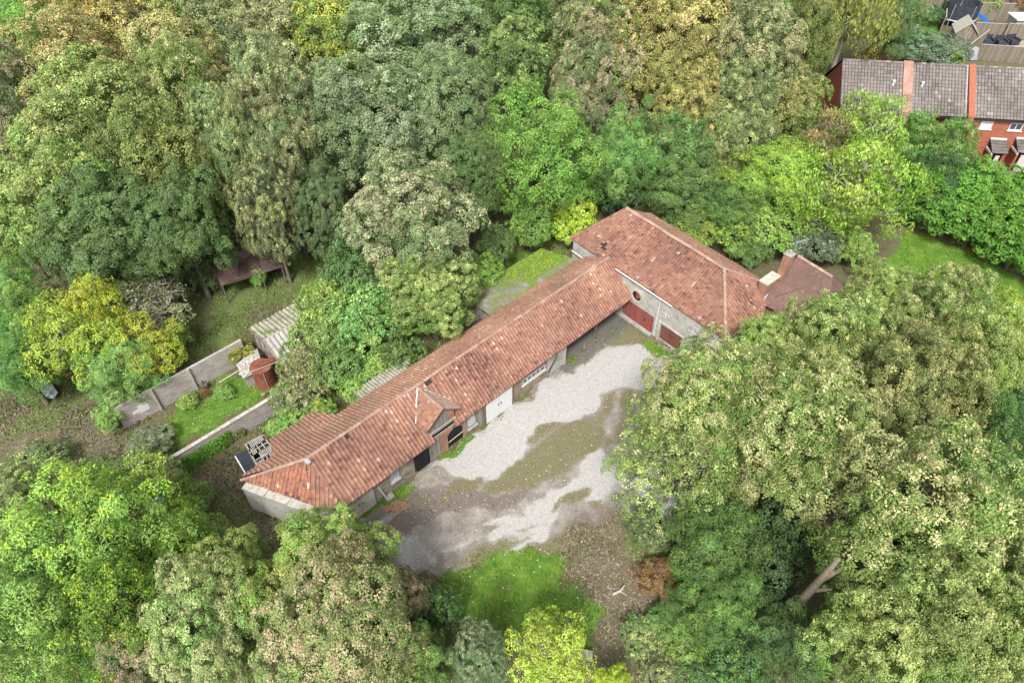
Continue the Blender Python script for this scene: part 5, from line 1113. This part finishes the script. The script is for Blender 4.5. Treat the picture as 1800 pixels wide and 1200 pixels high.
T_ = [
 # far rows of the wood (top left)
 ('far', 50, 40, 75, 15, OL, YE, 'yellowish green woodland tree in the top left corner'),
 ('far', 160, 15, 80, 16, DK, YE, 'dark green woodland tree at the top edge, second from the left corner'),
 ('ash', 60, 95, 85, 15, AS, (.14, .28, .08), 'soft bright green ash at the left edge, just below the corner tree'),
 ('far', 200, 75, 85, 17, (.24, .25, .07), (.66, .50, .16), 'golden olive woodland tree right of the soft green ash at far left'),
 ('far', 305, 25, 65, 16, AS, LG, 'rounded fresh green tree at the top edge left of the tan ones'),
 ('far', 255, 90, 60, 15, OL, PINK, 'pinkish tan woodland tree below the rounded fresh green tree'),
 ('far', 395, 45, 75, 17, OLG, TAN, 'olive tree at the top edge right of the rounded fresh green tree'),
 ('far', 480, 25, 75, 18, OL, TAN, 'tan olive tree at the top edge, above the tall grey olive column'),
 ('far', 565, 25, 70, 18, OL, YE, 'yellow tipped tree at the top edge above the big grey green crowns'),
 ('far', 650, 15, 70, 18, OL, YE, 'golden tipped tree at the top edge, left of the dark ivy green trees'),
 ('far', 745, 15, 75, 17, OL, TAN, 'olive tree at the top edge just left of the dark ivy green trees'),
 ('far', 850, 25, 70, 16, DK, (.16, .22, .05), 'dark ivy green tree at the top edge near the middle'),
 ('far', 935, 40, 65, 17, DK, (.13, .25, .04), 'deep green ivy clad tree at the top edge left of the tan crowns'),
 ('far', 905, 115, 60, 14, DK, LG, 'dark green tree in the gap behind the bright ash'),
 ('far', 30, 190, 75, 16, OLG, PINK, 'greyish pink tipped tree at the left edge below the soft green ash'),
 ('far', 130, 150, 85, 17, (.24, .26, .08), (.66, .52, .24), 'tan olive tree above the large sycamore at left'),
 ('far', 320, 130, 85, 17, (.24, .27, .08), (.66, .56, .24), 'yellow olive tree in the wood above the narrow dark gap'),
 ('far', 490, 110, 75, 18, OLG, TAN, 'upper grey olive crown of the tall column left of the big grey green trees'),
 ('far', 590, 120, 70, 17, OL, YE, 'yellow olive tree squeezed between the grey olive column and big grey green tree'),
 ('syc', 25, 260, 75, 16, OLG, PINK, 'dull grey brown tree at the left edge beside the large sycamore'),
 ('syc', 15, 380, 60, 13, GR, LG, 'green tree with bright lower leaves at the left edge, above the ash over the clearing'),
 ('syc', 185, 255, 135, 18, OL, TANG, 'large olive sycamore filling the upper left of the wood'),
 ('syc', 330, 215, 85, 18, OL, TAN, 'tan tipped sycamore right of the largest one at left'),
 ('syc', 290, 330, 105, 17, (.13, .18, .05), (.33, .37, .10), 'sycamore with a yellow green patch in the middle of the left wood'),
 ('syc', 120, 380, 110, 16, OL, TANG, 'broad olive sycamore near the left edge above the leaning ash'),
 ('syc', 410, 300, 60, 17, OLG, TANG, 'narrow dark sycamore standing between the patchy one and the olive column'),
 ('syc', 495, 220, 80, 18, OLG, TAN, 'tall grey olive column shaped sycamore left of the grey green pair'),
 ('syc', 505, 320, 65, 15, OLG, TAN, 'dull olive sycamore at the foot of the column above the rusted shelter'),
 ('syc', 730, 90, 125, 18, OLG, GY, 'broad pale grey green sycamore behind its twin, upper middle'),
 ('syc', 660, 235, 115, 16, OLG, GY, 'broad grey green sycamore left half of the pair behind the tan topped tree'),
 ('syc', 790, 225, 85, 16, OLG, (.30, .34, .17), 'grey green sycamore right half of the pair beside the bright ash'),
 ('syc', 200, 420, 108, 14, DK, OLG, 'dark green sycamore over the left end of the rusted shelter'),
 ('syc', 318, 402, 82, 14, DK, OLG, 'dark green sycamore overhanging the middle of the rusted shelter'),
 ('syc', 478, 385, 58, 13, (.09, .115, .055), TANG, 'shaded sycamore behind the right end of the rusted shelter'),
 ('syc', 830, 330, 60, 12, DK, OLG, 'dark green tree in shadow between the tan topped sycamore and bright ash'),
 # middle
 ('syc', 720, 400, 118, 14, OLG, (.53, .48, .29), 'sycamore with tan and pink tipped top standing alone before the grey green pair'),
 ('syc', 760, 520, 85, 9, OL, TANG, 'low tan green sycamore touching the back roof of the stables'),
 ('bush', 585, 560, 62, 5.5, GR, LG, 'fresh green bush left end of the thicket behind the stables'),
 ('bush', 640, 570, 60, 6.5, (.12, .27, .07), LG, 'deep green bush in the middle of the thicket behind the stables'),
 ('bush', 560, 600, 50, 4.5, DK, LG, 'dark green bush overgrowing the corrugated shed roof'),
 ('bush', 620, 500, 55, 7.5, (.11, .20, .06), OLG, 'bluish green bush below the tan topped sycamore'),
 ('bush', 540, 660, 45, 4, OL, PINK, 'brownish tan tipped bush beside the corrugated shed'),
 ('bush', 520, 705, 38, 3.2, OLG, TAN, 'dull olive bush at the right end of the lower block wall'),
 ('bush', 600, 650, 50, 4, DK, GR, 'dark shaded bush between thicket and stable roof'),
 ('bush', 515, 745, 38, 2.4, AS, LG, 'bright fresh green low bush behind the slatted shed'),
 ('bush', 560, 728, 30, 2.2, AS, YE, 'small yellow green bush against the back of the stable roof'),
 ('bush', 665, 650, 38, 3, GR, LG, 'green bush on the back eave of the stables under the dormer ridge'),
 ('bush', 300, 482, 50, 4.5, DK, OLG, 'dark bush filling under the sycamores left of the rusted shelter'),
 ('bush', 228, 478, 50, 4.5, DK, OLG, 'dark bush under the sycamores above the twiggy shrub'),
 ('bush', 362, 486, 26, 3.5, (.12, .17, .06), OLG, 'dull bush against the left end of the rusted shelter'),
 ('bush', 705, 632, 36, 4, DK, GR, 'dark green bush behind the back eave between thicket and stables'),
 ('bush', 628, 690, 30, 3, GR, LG, 'green bush overgrowing the ribbed sheet lean-to'),
 ('bush', 850, 490, 36, 4.5, GR, AS, 'bright green ivy bush beside the mossy lean-to roof'),
 ('bush', 870, 440, 36, 4.5, DK, OLG, 'dark bush between the bright ash and mossy lean-to'),
 ('ash', 955, 280, 106, 15, (.14, .31, .05), (.32, .48, .11), 'tall bright green ash standing alone behind the stable and barn corner'),
 ('syc', 1035, 175, 65, 15, OLG, PINK, 'grey green tree with pinkish top just behind the bright ash'),
 ('ash', 1088, 290, 68, 12, (.13, .30, .07), LG, 'darker blue green ash right of the tall bright one'),
 ('bush', 1010, 395, 35, 5, LI_, LG, 'small lime green bush at the left corner of the barn roof'),
 ('bush', 935, 405, 40, 5, GR, DK, 'dark green bush at the foot of the bright ash'),
 ('bush', 1095, 345, 40, 5.5, (.06, .12, .05), GR, 'dark bush just behind the left end of the barn roof'),
 # tan giants, upper middle right
 ('far', 1040, 60, 75, 17, OLG, TAN, 'grey tan tree at the top edge, left of the largest golden crown'),
 ('syc', 1060, 130, 85, 16, OL, PINK, 'pinkish tan sycamore left shoulder of the golden crowns'),
 ('syc', 1180, 90, 105, 19, (.24, .25, .07), (.68, .53, .22), 'largest golden tan sycamore crown at upper middle right'),
 ('far', 1150, 10, 80, 17, OL, TAN, 'tan tree at the top edge behind the largest golden crown'),
 ('far', 1270, 15, 70, 17, GR, TAN, 'green and tan tree at the top edge right of the largest golden crown'),
 ('syc', 1320, 110, 85, 17, OLG, TAN, 'grey and green sycamore right of the largest golden crown'),
 ('syc', 1200, 200, 80, 14, (.22, .25, .07), (.60, .50, .18), 'golden olive lower crown below the largest golden one'),
 ('syc', 1300, 210, 75, 13, OLG, TANG, 'grey olive sycamore above the bright green thicket'),
 ('ash', 1180, 260, 82, 11, (.10, .22, .06), LG, 'dark green leafy tree with bright sprigs behind the barn'),
 ('syc', 1265, 265, 42, 10, OL, TAN, 'small tan crown in front of the dark leafy tree behind the barn'),
 ('ash', 1200, 330, 80, 8, DK, GR, 'low dark ash right behind the barn ridge'),
 ('far', 1418, 80, 42, 17, OL, (.42, .33, .14), 'tall narrow golden brown tree left of the drooping lime birch'),
 ('weep', 1500, 18, 72, 17, (.29, .36, .08), (.46, .48, .13), 'tall drooping yellow green birch at the top, above the terrace gable'),
 ('far', 1390, 20, 50, 16, GR, TAN, 'green tree at the top edge left of the drooping lime birch'),
 ('far', 1565, 60, 35, 10, DK, OLG, 'dark narrow evergreen beside the back gardens'),
 ('ash', 1350, 320, 88, 9, GR, LI_, 'bright green thicket tree between the barn and drooping yellow tree'),
 ('ash', 1290, 360, 60, 7, DK, GR, 'dark green thicket tree just above the barn roof'),
 ('weep', 1500, 335, 105, 11, (.22, .37, .05), (.42, .50, .10), 'large drooping yellow green tree with bare white branches by the lawn'),
 ('weep', 1520, 240, 75, 9.5, (.22, .38, .05), LG, 'feathery lime green tree in front of the first terraced house'),
 ('weep', 1440, 255, 50, 9, (.22, .22, .09), (.46, .32, .12), 'small orange tinted tree left of the large drooping one'),
 ('ash', 1640, 268, 72, 9.5, (.09, .20, .04), LG, 'rounded green ash in front of the middle terraced house'),
 ('ash', 1655, 310, 60, 8, (.06, .12, .045), GR, 'dark green lower tree under the rounded ash before the terrace'),
 ('bush', 1360, 400, 60, 4.5, GR, LG, 'fresh green bush above the broad chimney stack'),
 ('bush', 1290, 410, 50, 4, (.09, .17, .05), LI_, 'yellow green bush right behind the barn ridge middle'),
 ('bush', 1230, 400, 40, 4, GR, (.45, .36, .06), 'bush with a few orange leaves above the left part of the barn ridge'),
 ('bush', 1430, 430, 50, 4, (.10, .15, .08), GY, 'grey green bush beyond the cottage roof'),
 ('bush', 1440, 395, 42, 4, LI_, YE, 'yellow bush under the left side of the large drooping tree'),
 ('bush', 1500, 440, 40, 3.5, GR, LG, 'green bush at the left end of the lawn'),
 ('bush', 1320, 440, 34, 3.0, DK, GR, 'dark green bush between barn ridge and slim chimney'),
 # right hand side mass
 ('syc', 1455, 628, 92, 12, OL, TANG, 'green tan sycamore leaning over the cottage'),
 ('syc', 1545, 540, 72, 8.5, GR, TANG, 'fresh green tree at the lower edge of the lawn'),
 ('syc', 1655, 570, 82, 11, OL, TAN, 'pale tan topped sycamore along the lower edge of the lawn'),
 ('syc', 1775, 600, 75, 11, GR, LI_, 'yellow green tree at the right edge below the lawn'),
 ('syc', 1238, 724, 110, 12, OL, TAN, 'tan topped sycamore nearest the barn doors, overhanging the gravel'),
 ('syc', 1390, 770, 130, 14, OL, TAN, 'big tan topped sycamore in the middle of the right hand trees'),
 ('open', 1185, 830, 118, 10.5, OL, TANG, 'sycamore hanging over the yard edge and hiding the galvanised roof'),
 ('syc', 575, 385, 55, 12, (.10, .15, .06), OLG, 'shaded tree in the gap left of the tan topped sycamore'),
 ('far', 1388, 190, 55, 12, OL, (.5, .42, .18), 'olive and gold tree beside the dark gable of the end house'),
 ('syc', 1345, 640, 75, 9, GR, TANG, 'green sycamore covering the right corner of the barn front'),
 ('bush', 1385, 930, 60, 5, (.05, .10, .035), DK, 'dark undergrowth bush added to darken the gap above the leaning trunk'),  # added bush with near-black leaves so the gap reads as deep shade
 ('syc', 1600, 690, 105, 14, (.13, .17, .05), (.40, .38, .14), 'sycamore with yellow sprigs right of the big tan topped one'),
 ('syc', 1720, 660, 80, 13, GR, TANG, 'mid green tree near the right edge beside the yellow sprigged sycamore'),
 ('ash', 1750, 760, 80, 10, (.07, .15, .05), GR, 'dark leafy tree at the right edge, half way down'),
 ('syc', 1590, 920, 155, 15, OL, TAN, 'huge tan topped sycamore filling the lower right'),
 ('syc', 1535, 1125, 105, 12, OL, TANG, 'olive sycamore at the bottom edge right of the visible trunk'),
 ('syc', 1660, 1120, 120, 13, OL, TANG, 'broad olive sycamore at the bottom edge toward the right corner'),
 ('syc', 1780, 940, 85, 12, OL, TANG, 'olive sycamore at the right edge above the corner'),
 ('syc', 1790, 1120, 80, 12, OL, (.35, .35, .12), 'sycamore in the bottom right corner'),
 ('ash', 1260, 960, 88, 8, (.10, .18, .05), GR, 'deep green low tree under the overhanging sycamore'),
 ('ash', 1260, 1060, 80, 7, (.09, .17, .045), GR, 'deep green low tree beside the brown bush patch'),
 ('ash', 1380, 1130, 80, 6, (.08, .14, .04), DK, 'dark ivy green tree at the bottom edge, left of the olive sycamore'),
 ('bush', 1350, 1010, 60, 5, (.04, .085, .03), DK, 'darkest bush beside the bare leaning trunk'),
 ('bush', 1290, 1170, 60, 4, (.06, .12, .04), GR, 'dark green bush at the bottom edge beside the bramble patch'),
 ('bush', 1210, 1130, 45, 2.2, GR, (.25, .28, .12), 'bramble bush near the bottom edge right of the brown clearing'),
 ('bush', 1130, 1120, 40, 1.4, (.12, .2, .06), TANG, 'low scrubby bramble at the lower end of the brown clearing'),
 ('bush', 1180, 1090, 42, 1.7, (.09, .16, .05), GR, 'low dark bramble right of the lower brown clearing'),
 ('bush', 1225, 1175, 48, 2.2, (.07, .13, .045), GR, 'dark bramble bush at the bottom edge beside the deep green tree'),
 ('bush', 1165, 1190, 40, 1.8, (.12, .16, .07), TANG, 'low bramble at the bottom edge right of the concrete block'),
 ('bush', 1155, 930, 45, 3, (.10, .15, .06), TANG, 'low green bush at the top of the brown clearing'),
 ('bush', 1165, 1015, 40, 2.2, (.17, .10, .045), (.28, .17, .07), 'rust brown dead bush on the right of the brown clearing'),
 ('bush', 1195, 1048, 30, 1.8, (.23, .14, .045), (.33, .22, .07), 'small orange brown bush beside the rust brown one'),
 # bottom
 ('ash', 190, 960, 150, 12, AS, LI_, 'broad bright green ash upper one of the bottom left group'),
 ('ash', 60, 1080, 130, 12, AS, LG, 'bright green ash in the bottom left corner'),
 ('ash', 230, 1110, 120, 11, (.09, .20, .035), LI_, 'fresh green ash at the bottom edge right of the corner one'),
 ('syc', 45, 900, 75, 8, DK, TANG, 'dark green tree at the left edge above the bright ash group'),
 ('ash', 318, 965, 70, 8, GR, LI_, 'green tree on the right flank of the bright ash group'),
 ('bush', 250, 840, 60, 3.2, (.10, .15, .05), TANG, 'olive bush over the left end of the lower block wall'),
 ('bush', 318, 866, 26, 3, GR, (.36, .36, .08), 'yellow green sapling bush covering the polythene tunnel'),
 ('bush', 340, 875, 30, 2.6, GR, LG, 'green bush at the right side of the polythene tunnel'),
 ('bush', 160, 850, 60, 2.2, (.12, .16, .06), TANG, 'low weedy bush on the rough ground at left'),
 ('bush', 60, 830, 60, 2.2, (.11, .15, .06), TANG, 'low weedy bush at the left edge of the rough ground'),
 ('syc', 580, 1022, 116, 10, GR, (.42, .40, .14), 'green and yellow tipped sycamore below the west end of the stable'),
 ('syc', 425, 1040, 92, 10, GR, (.38, .34, .12), 'sycamore with yellow orange tips between the ash group and the stable end'),
 ('syc', 370, 1110, 100, 11, (.17, .27, .07), (.56, .52, .27), 'green tree with cream flower like tips at the bottom, left of the rusty leaved one'),
 ('syc', 600, 1120, 140, 12, (.20, .26, .08), (.50, .37, .24), 'rusty pink leaved tree at the bottom middle left'),
 ('syc', 270, 1180, 90, 9, OLG, (.52, .34, .24), 'pinkish tipped olive tree at the bottom edge, left'),
 ('syc', 690, 1060, 60, 8, OLG, (.50, .28, .19), 'small grey green tree with red leaves at the lower edge of the yard'),
 ('bush', 770, 1080, 42, 3.5, (.06, .12, .04), GR, 'dark green bush at the left side of the grass patch'),
 ('ash', 740, 1170, 65, 7, (.08, .16, .035), LG, 'green tree at the bottom edge between rusty leaved and silvery one'),
 ('syc', 845, 1150, 50, 7, (.10, .17, .07), (.38, .40, .22), 'silvery green small tree at the bottom edge beside the lime yellow one'),
 ('small', 960, 1152, 76, 8, (.33, .46, .06), (.52, .55, .11), 'lime yellow small tree at the bottom edge in the middle'),
 ('small', 1075, 1205, 32, 4, LI_, (.50, .50, .05), 'tiny lime yellow sapling at the bottom edge right of the lime tree'),
 # left
 ('ash', 30, 540, 72, 9, (.16, .36, .07), LG, 'green ash at the left edge beside the clearing'),
 ('ash', 40, 650, 62, 7, (.12, .27, .07), GR, 'darker green ash at the left edge above the pale metal sheet'),
 ('small', 138, 592, 86, 9, (.27, .42, .05), (.44, .54, .08), 'lime green small tree above the end of the long block wall'),
 ('small', 175, 560, 50, 9.5, (.42, .50, .05), YE, 'bright yellow green crown top beside the grey twiggy shrub'),
 ('small', 258, 612, 62, 6.5, (.33, .42, .05), (.56, .50, .07), 'golden yellow small tree leaning over the long block wall'),
 ('ash', 215, 655, 66, 6, (.15, .34, .08), LG, 'fresh green tree drooping over the end of the long block wall'),
 ('thin', 250, 545, 76, 6.5, (.16, .19, .09), (.30, .30, .15), 'grey twiggy half bare shrub behind the golden yellow tree'),
 ('thin', 120, 530, 40, 6, (.14, .17, .08), TANG, 'bare branched shrub left of the yellow green crown top'),
 ('bush', 310, 590, 24, 3, AS, LG, 'small green sapling at the right side of the grey twiggy shrub'),
 ('bush', 195, 735, 24, 2.6, AS, LG, 'ivy covered stump bush at the left end of the long block wall'),
 ('bush', 268, 775, 34, 1.4, (.15, .19, .10), GY, 'low grey green brush pile left of the lower block wall'),
 ('bush', 455, 585, 14, 1.6, GR, YE, 'small weed clump on the broken edge of the corrugated shed'),
 ('bush', 420, 622, 26, 1.9, (.14, .18, .04), YE, 'mossy weed clump growing over the slab roof'),
 ('bush', 392, 690, 17, 0.9, AS, (.28, .26, .10), 'green weed clump around the old machine'),
 ('bush', 498, 690, 20, 1.4, AS, LG, 'bright weed clump right of the rusty tank'),
 ('bush', 330, 705, 16, 1.0, GR, TANG, 'small weed clump against the long block wall post'),
 ('bush', 455, 490, 13, 2.4, AS, LG, 'ivy growing on the post of the rusted shelter'),
 ('bush', 478, 600, 9, 2.8, AS, LG, 'tiny green sprout on the corrugated shed roof ridge'),
 # gardens top right
 ('bush', 1640, 90, 50, 3.4, (.13, .20, .11), (.30, .36, .24), 'silvery green shrub behind the first terraced house'),
 ('bush', 1595, 80, 42, 3.2, (.09, .19, .06), (.26, .34, .18), 'green shrub left of the silvery one behind the terrace'),
 ('bush', 1670, 108, 18, 2.4, LI_, YE, 'small yellow green shrub at the right of the silvery shrub'),
 ('bush', 1595, 25, 40, 4, (.09, .17, .05), TANG, 'garden bush at the top beside the small lawn'),
 ('bush', 1640, 28, 20, 2.2, (.07, .14, .06), GR, 'dark garden bush left of the trampoline'),
 ('bush', 1745, 12, 18, 2.6, GR, LG, 'small green bush before the pale far fence'),
 ('bush', 1795, 10, 20, 3, (.20, .12, .06), (.35, .20, .10), 'reddish brown bush in the top right corner'),
]
for a_ in T_: tree(*a_)
# tall conifer hedge on the right
hp = [(1640, 345), (1682, 362), (1725, 378), (1765, 398), (1803, 418), (1708, 338), (1752, 345), (1796, 355), (1845, 440), (1835, 375)]
pos_ = ['leftmost of the hedge, beside the dark tree', 'second along the lawn side', 'third along the lawn side', 'fourth along the lawn side', 'at the right edge, lawn side', 'leftmost of the back row', 'middle of the back row, below the terraced house', 'right end of the back row', 'just beyond the right edge, lawn side', 'just beyond the right edge, back row']
for (px, py), s_ in zip(hp, pos_): tree('conif', px, py, 56, 7.2, (.105, .26, .035), (.24, .45, .07), 'bright green conifer of the tall hedge, ' + s_)
# the bare trunk seen leaning between the lower right trees
p0 = G(1402, 1062, 4.5); p1 = G(1440, 1020, 8.0)
o = MB().tube([(p0.x - 1.0, p0.y - .8, -.2), p0, p1, p1 + (p1 - p0) * .8], [.30, .25, .19, .10], 12).tube([p1, p1 + Vector((1.2, .2, 1.5))], [.18, .08], 8).tube([p0.lerp(p1, .6), p0.lerp(p1, .6) + Vector((.9, -.2, .6))], [.14, .06], 8).build('leaning_tree', M['timber'], smooth=True)
tag(o, 'bare leaning tree trunk showing in the dark gap between the lower right crowns', 'tree')

# ivy and creepers on walls
def ivy(name, fr, u0, u1, n, z0, z1, cnt, col, tip, label, leaf=.16, bulge=.22, cat='ivy'):
    rs2 = np.random.RandomState(int(u0 * 10 + cnt)); u = rs2.uniform(u0, u1, cnt); z = z0 + (z1 - z0) * rs2.rand(cnt) ** .8; b_ = rs2.rand(cnt) * bulge * (1 + np.sin(u * 3) * .4)
    c = np.array([fr(0, 0, 0)]) + np.outer(u, fr.u) + np.outer(n - b_, fr.n); c[:, 2] = z
    ln = unit(np.outer(np.ones(cnt), -np.array(fr.n)) + rs2.normal(0, .5, (cnt, 3)) + np.array([0, 0, .5])); ax = unit(np.cross(ln, rs2.normal(size=(cnt, 3)))); bx = np.cross(ln, ax); L = leaf * rs2.uniform(.6, 1.3, (cnt, 1))
    V_ = np.stack([c - ax * L * .5, c + bx * L * .35, c + ax * L * .5, c - bx * L * .35], 1).reshape(-1, 3); org = V_.mean(0); V_ -= org
    o = np_obj(name, V_, np.arange(4 * cnt).reshape(-1, 4), M['leaf'], {'mixv': rs2.rand(cnt) ** 2, 'bri': rs2.uniform(.6, 1.3, cnt)}); o.location = org; o.color = (*col, 1); o['tip'] = tip; tag(o, label, cat); return o
ivy('ivy', frB, 1.5, 5.6, -.05, 0, 1.35, 5200, (.08, .20, .02), (.18, .32, .05), 'thick bright green ivy hanging over the middle of the lower block wall')
ivy('ivy', frB, 5.6, 6.6, -.03, 0, .8, 700, (.08, .13, .04), (.22, .24, .08), 'thin dull creeper at the foot of the lower block wall', bulge=.15)
def cover(name, fr, u0, u1, n0, n1, zf_, cnt, col, tip, label, cat, leaf=.11):
    rs2 = np.random.RandomState(cnt); u = rs2.uniform(u0, u1, cnt); n = rs2.uniform(n0, n1, cnt); k = fbm(u, n, 1.3, 5) > .42; u, n = u[k], n[k]; m = len(u)
    c = np.array([fr(0, 0, 0)]) + np.outer(u, fr.u) + np.outer(n, fr.n); c[:, 2] = zf_(n) + rs2.rand(m) * .12
    ln = unit(rs2.normal(0, .5, (m, 3)) + np.array([0, 0, 1.0])); ax = unit(np.cross(ln, rs2.normal(size=(m, 3)))); bx = np.cross(ln, ax); L = leaf * rs2.uniform(.6, 1.3, (m, 1))
    V_ = np.stack([c - ax * L * .5, c + bx * L * .35, c + ax * L * .5, c - bx * L * .35], 1).reshape(-1, 3); org = V_.mean(0); V_ -= org
    o = np_obj(name, V_, np.arange(4 * m).reshape(-1, 4), M['leaf'], {'mixv': rs2.rand(m) ** 2, 'bri': rs2.uniform(.6, 1.3, m)}); o.location = org; o.color = (*col, 1); o['tip'] = tip; tag(o, label, cat)
cover('roof_moss', FM, 23.5, 28.8, 7.2, 10.3, lambda n: 3.06 - (n - 6.3) * .195, 9000, (.17, .32, .03), (.34, .42, .06), 'bright green moss and weeds smothering the barn end of the mossy lean-to', 'moss')
ivy('creeper', FM, 21.5, 22.5, .3, 0, .25, 300, (.12, .20, .04), (.3, .3, .1), 'low weeds at the foot of the open bay post', bulge=.5, leaf=.12, cat='weeds')
ivy('creeper', FE, .3, LE, .75, 2.52, 2.7, 260, (.14, .24, .04), (.3, .34, .1), 'moss and small weeds growing behind the coping of the end wall', bulge=.3, leaf=.10, cat='weeds')
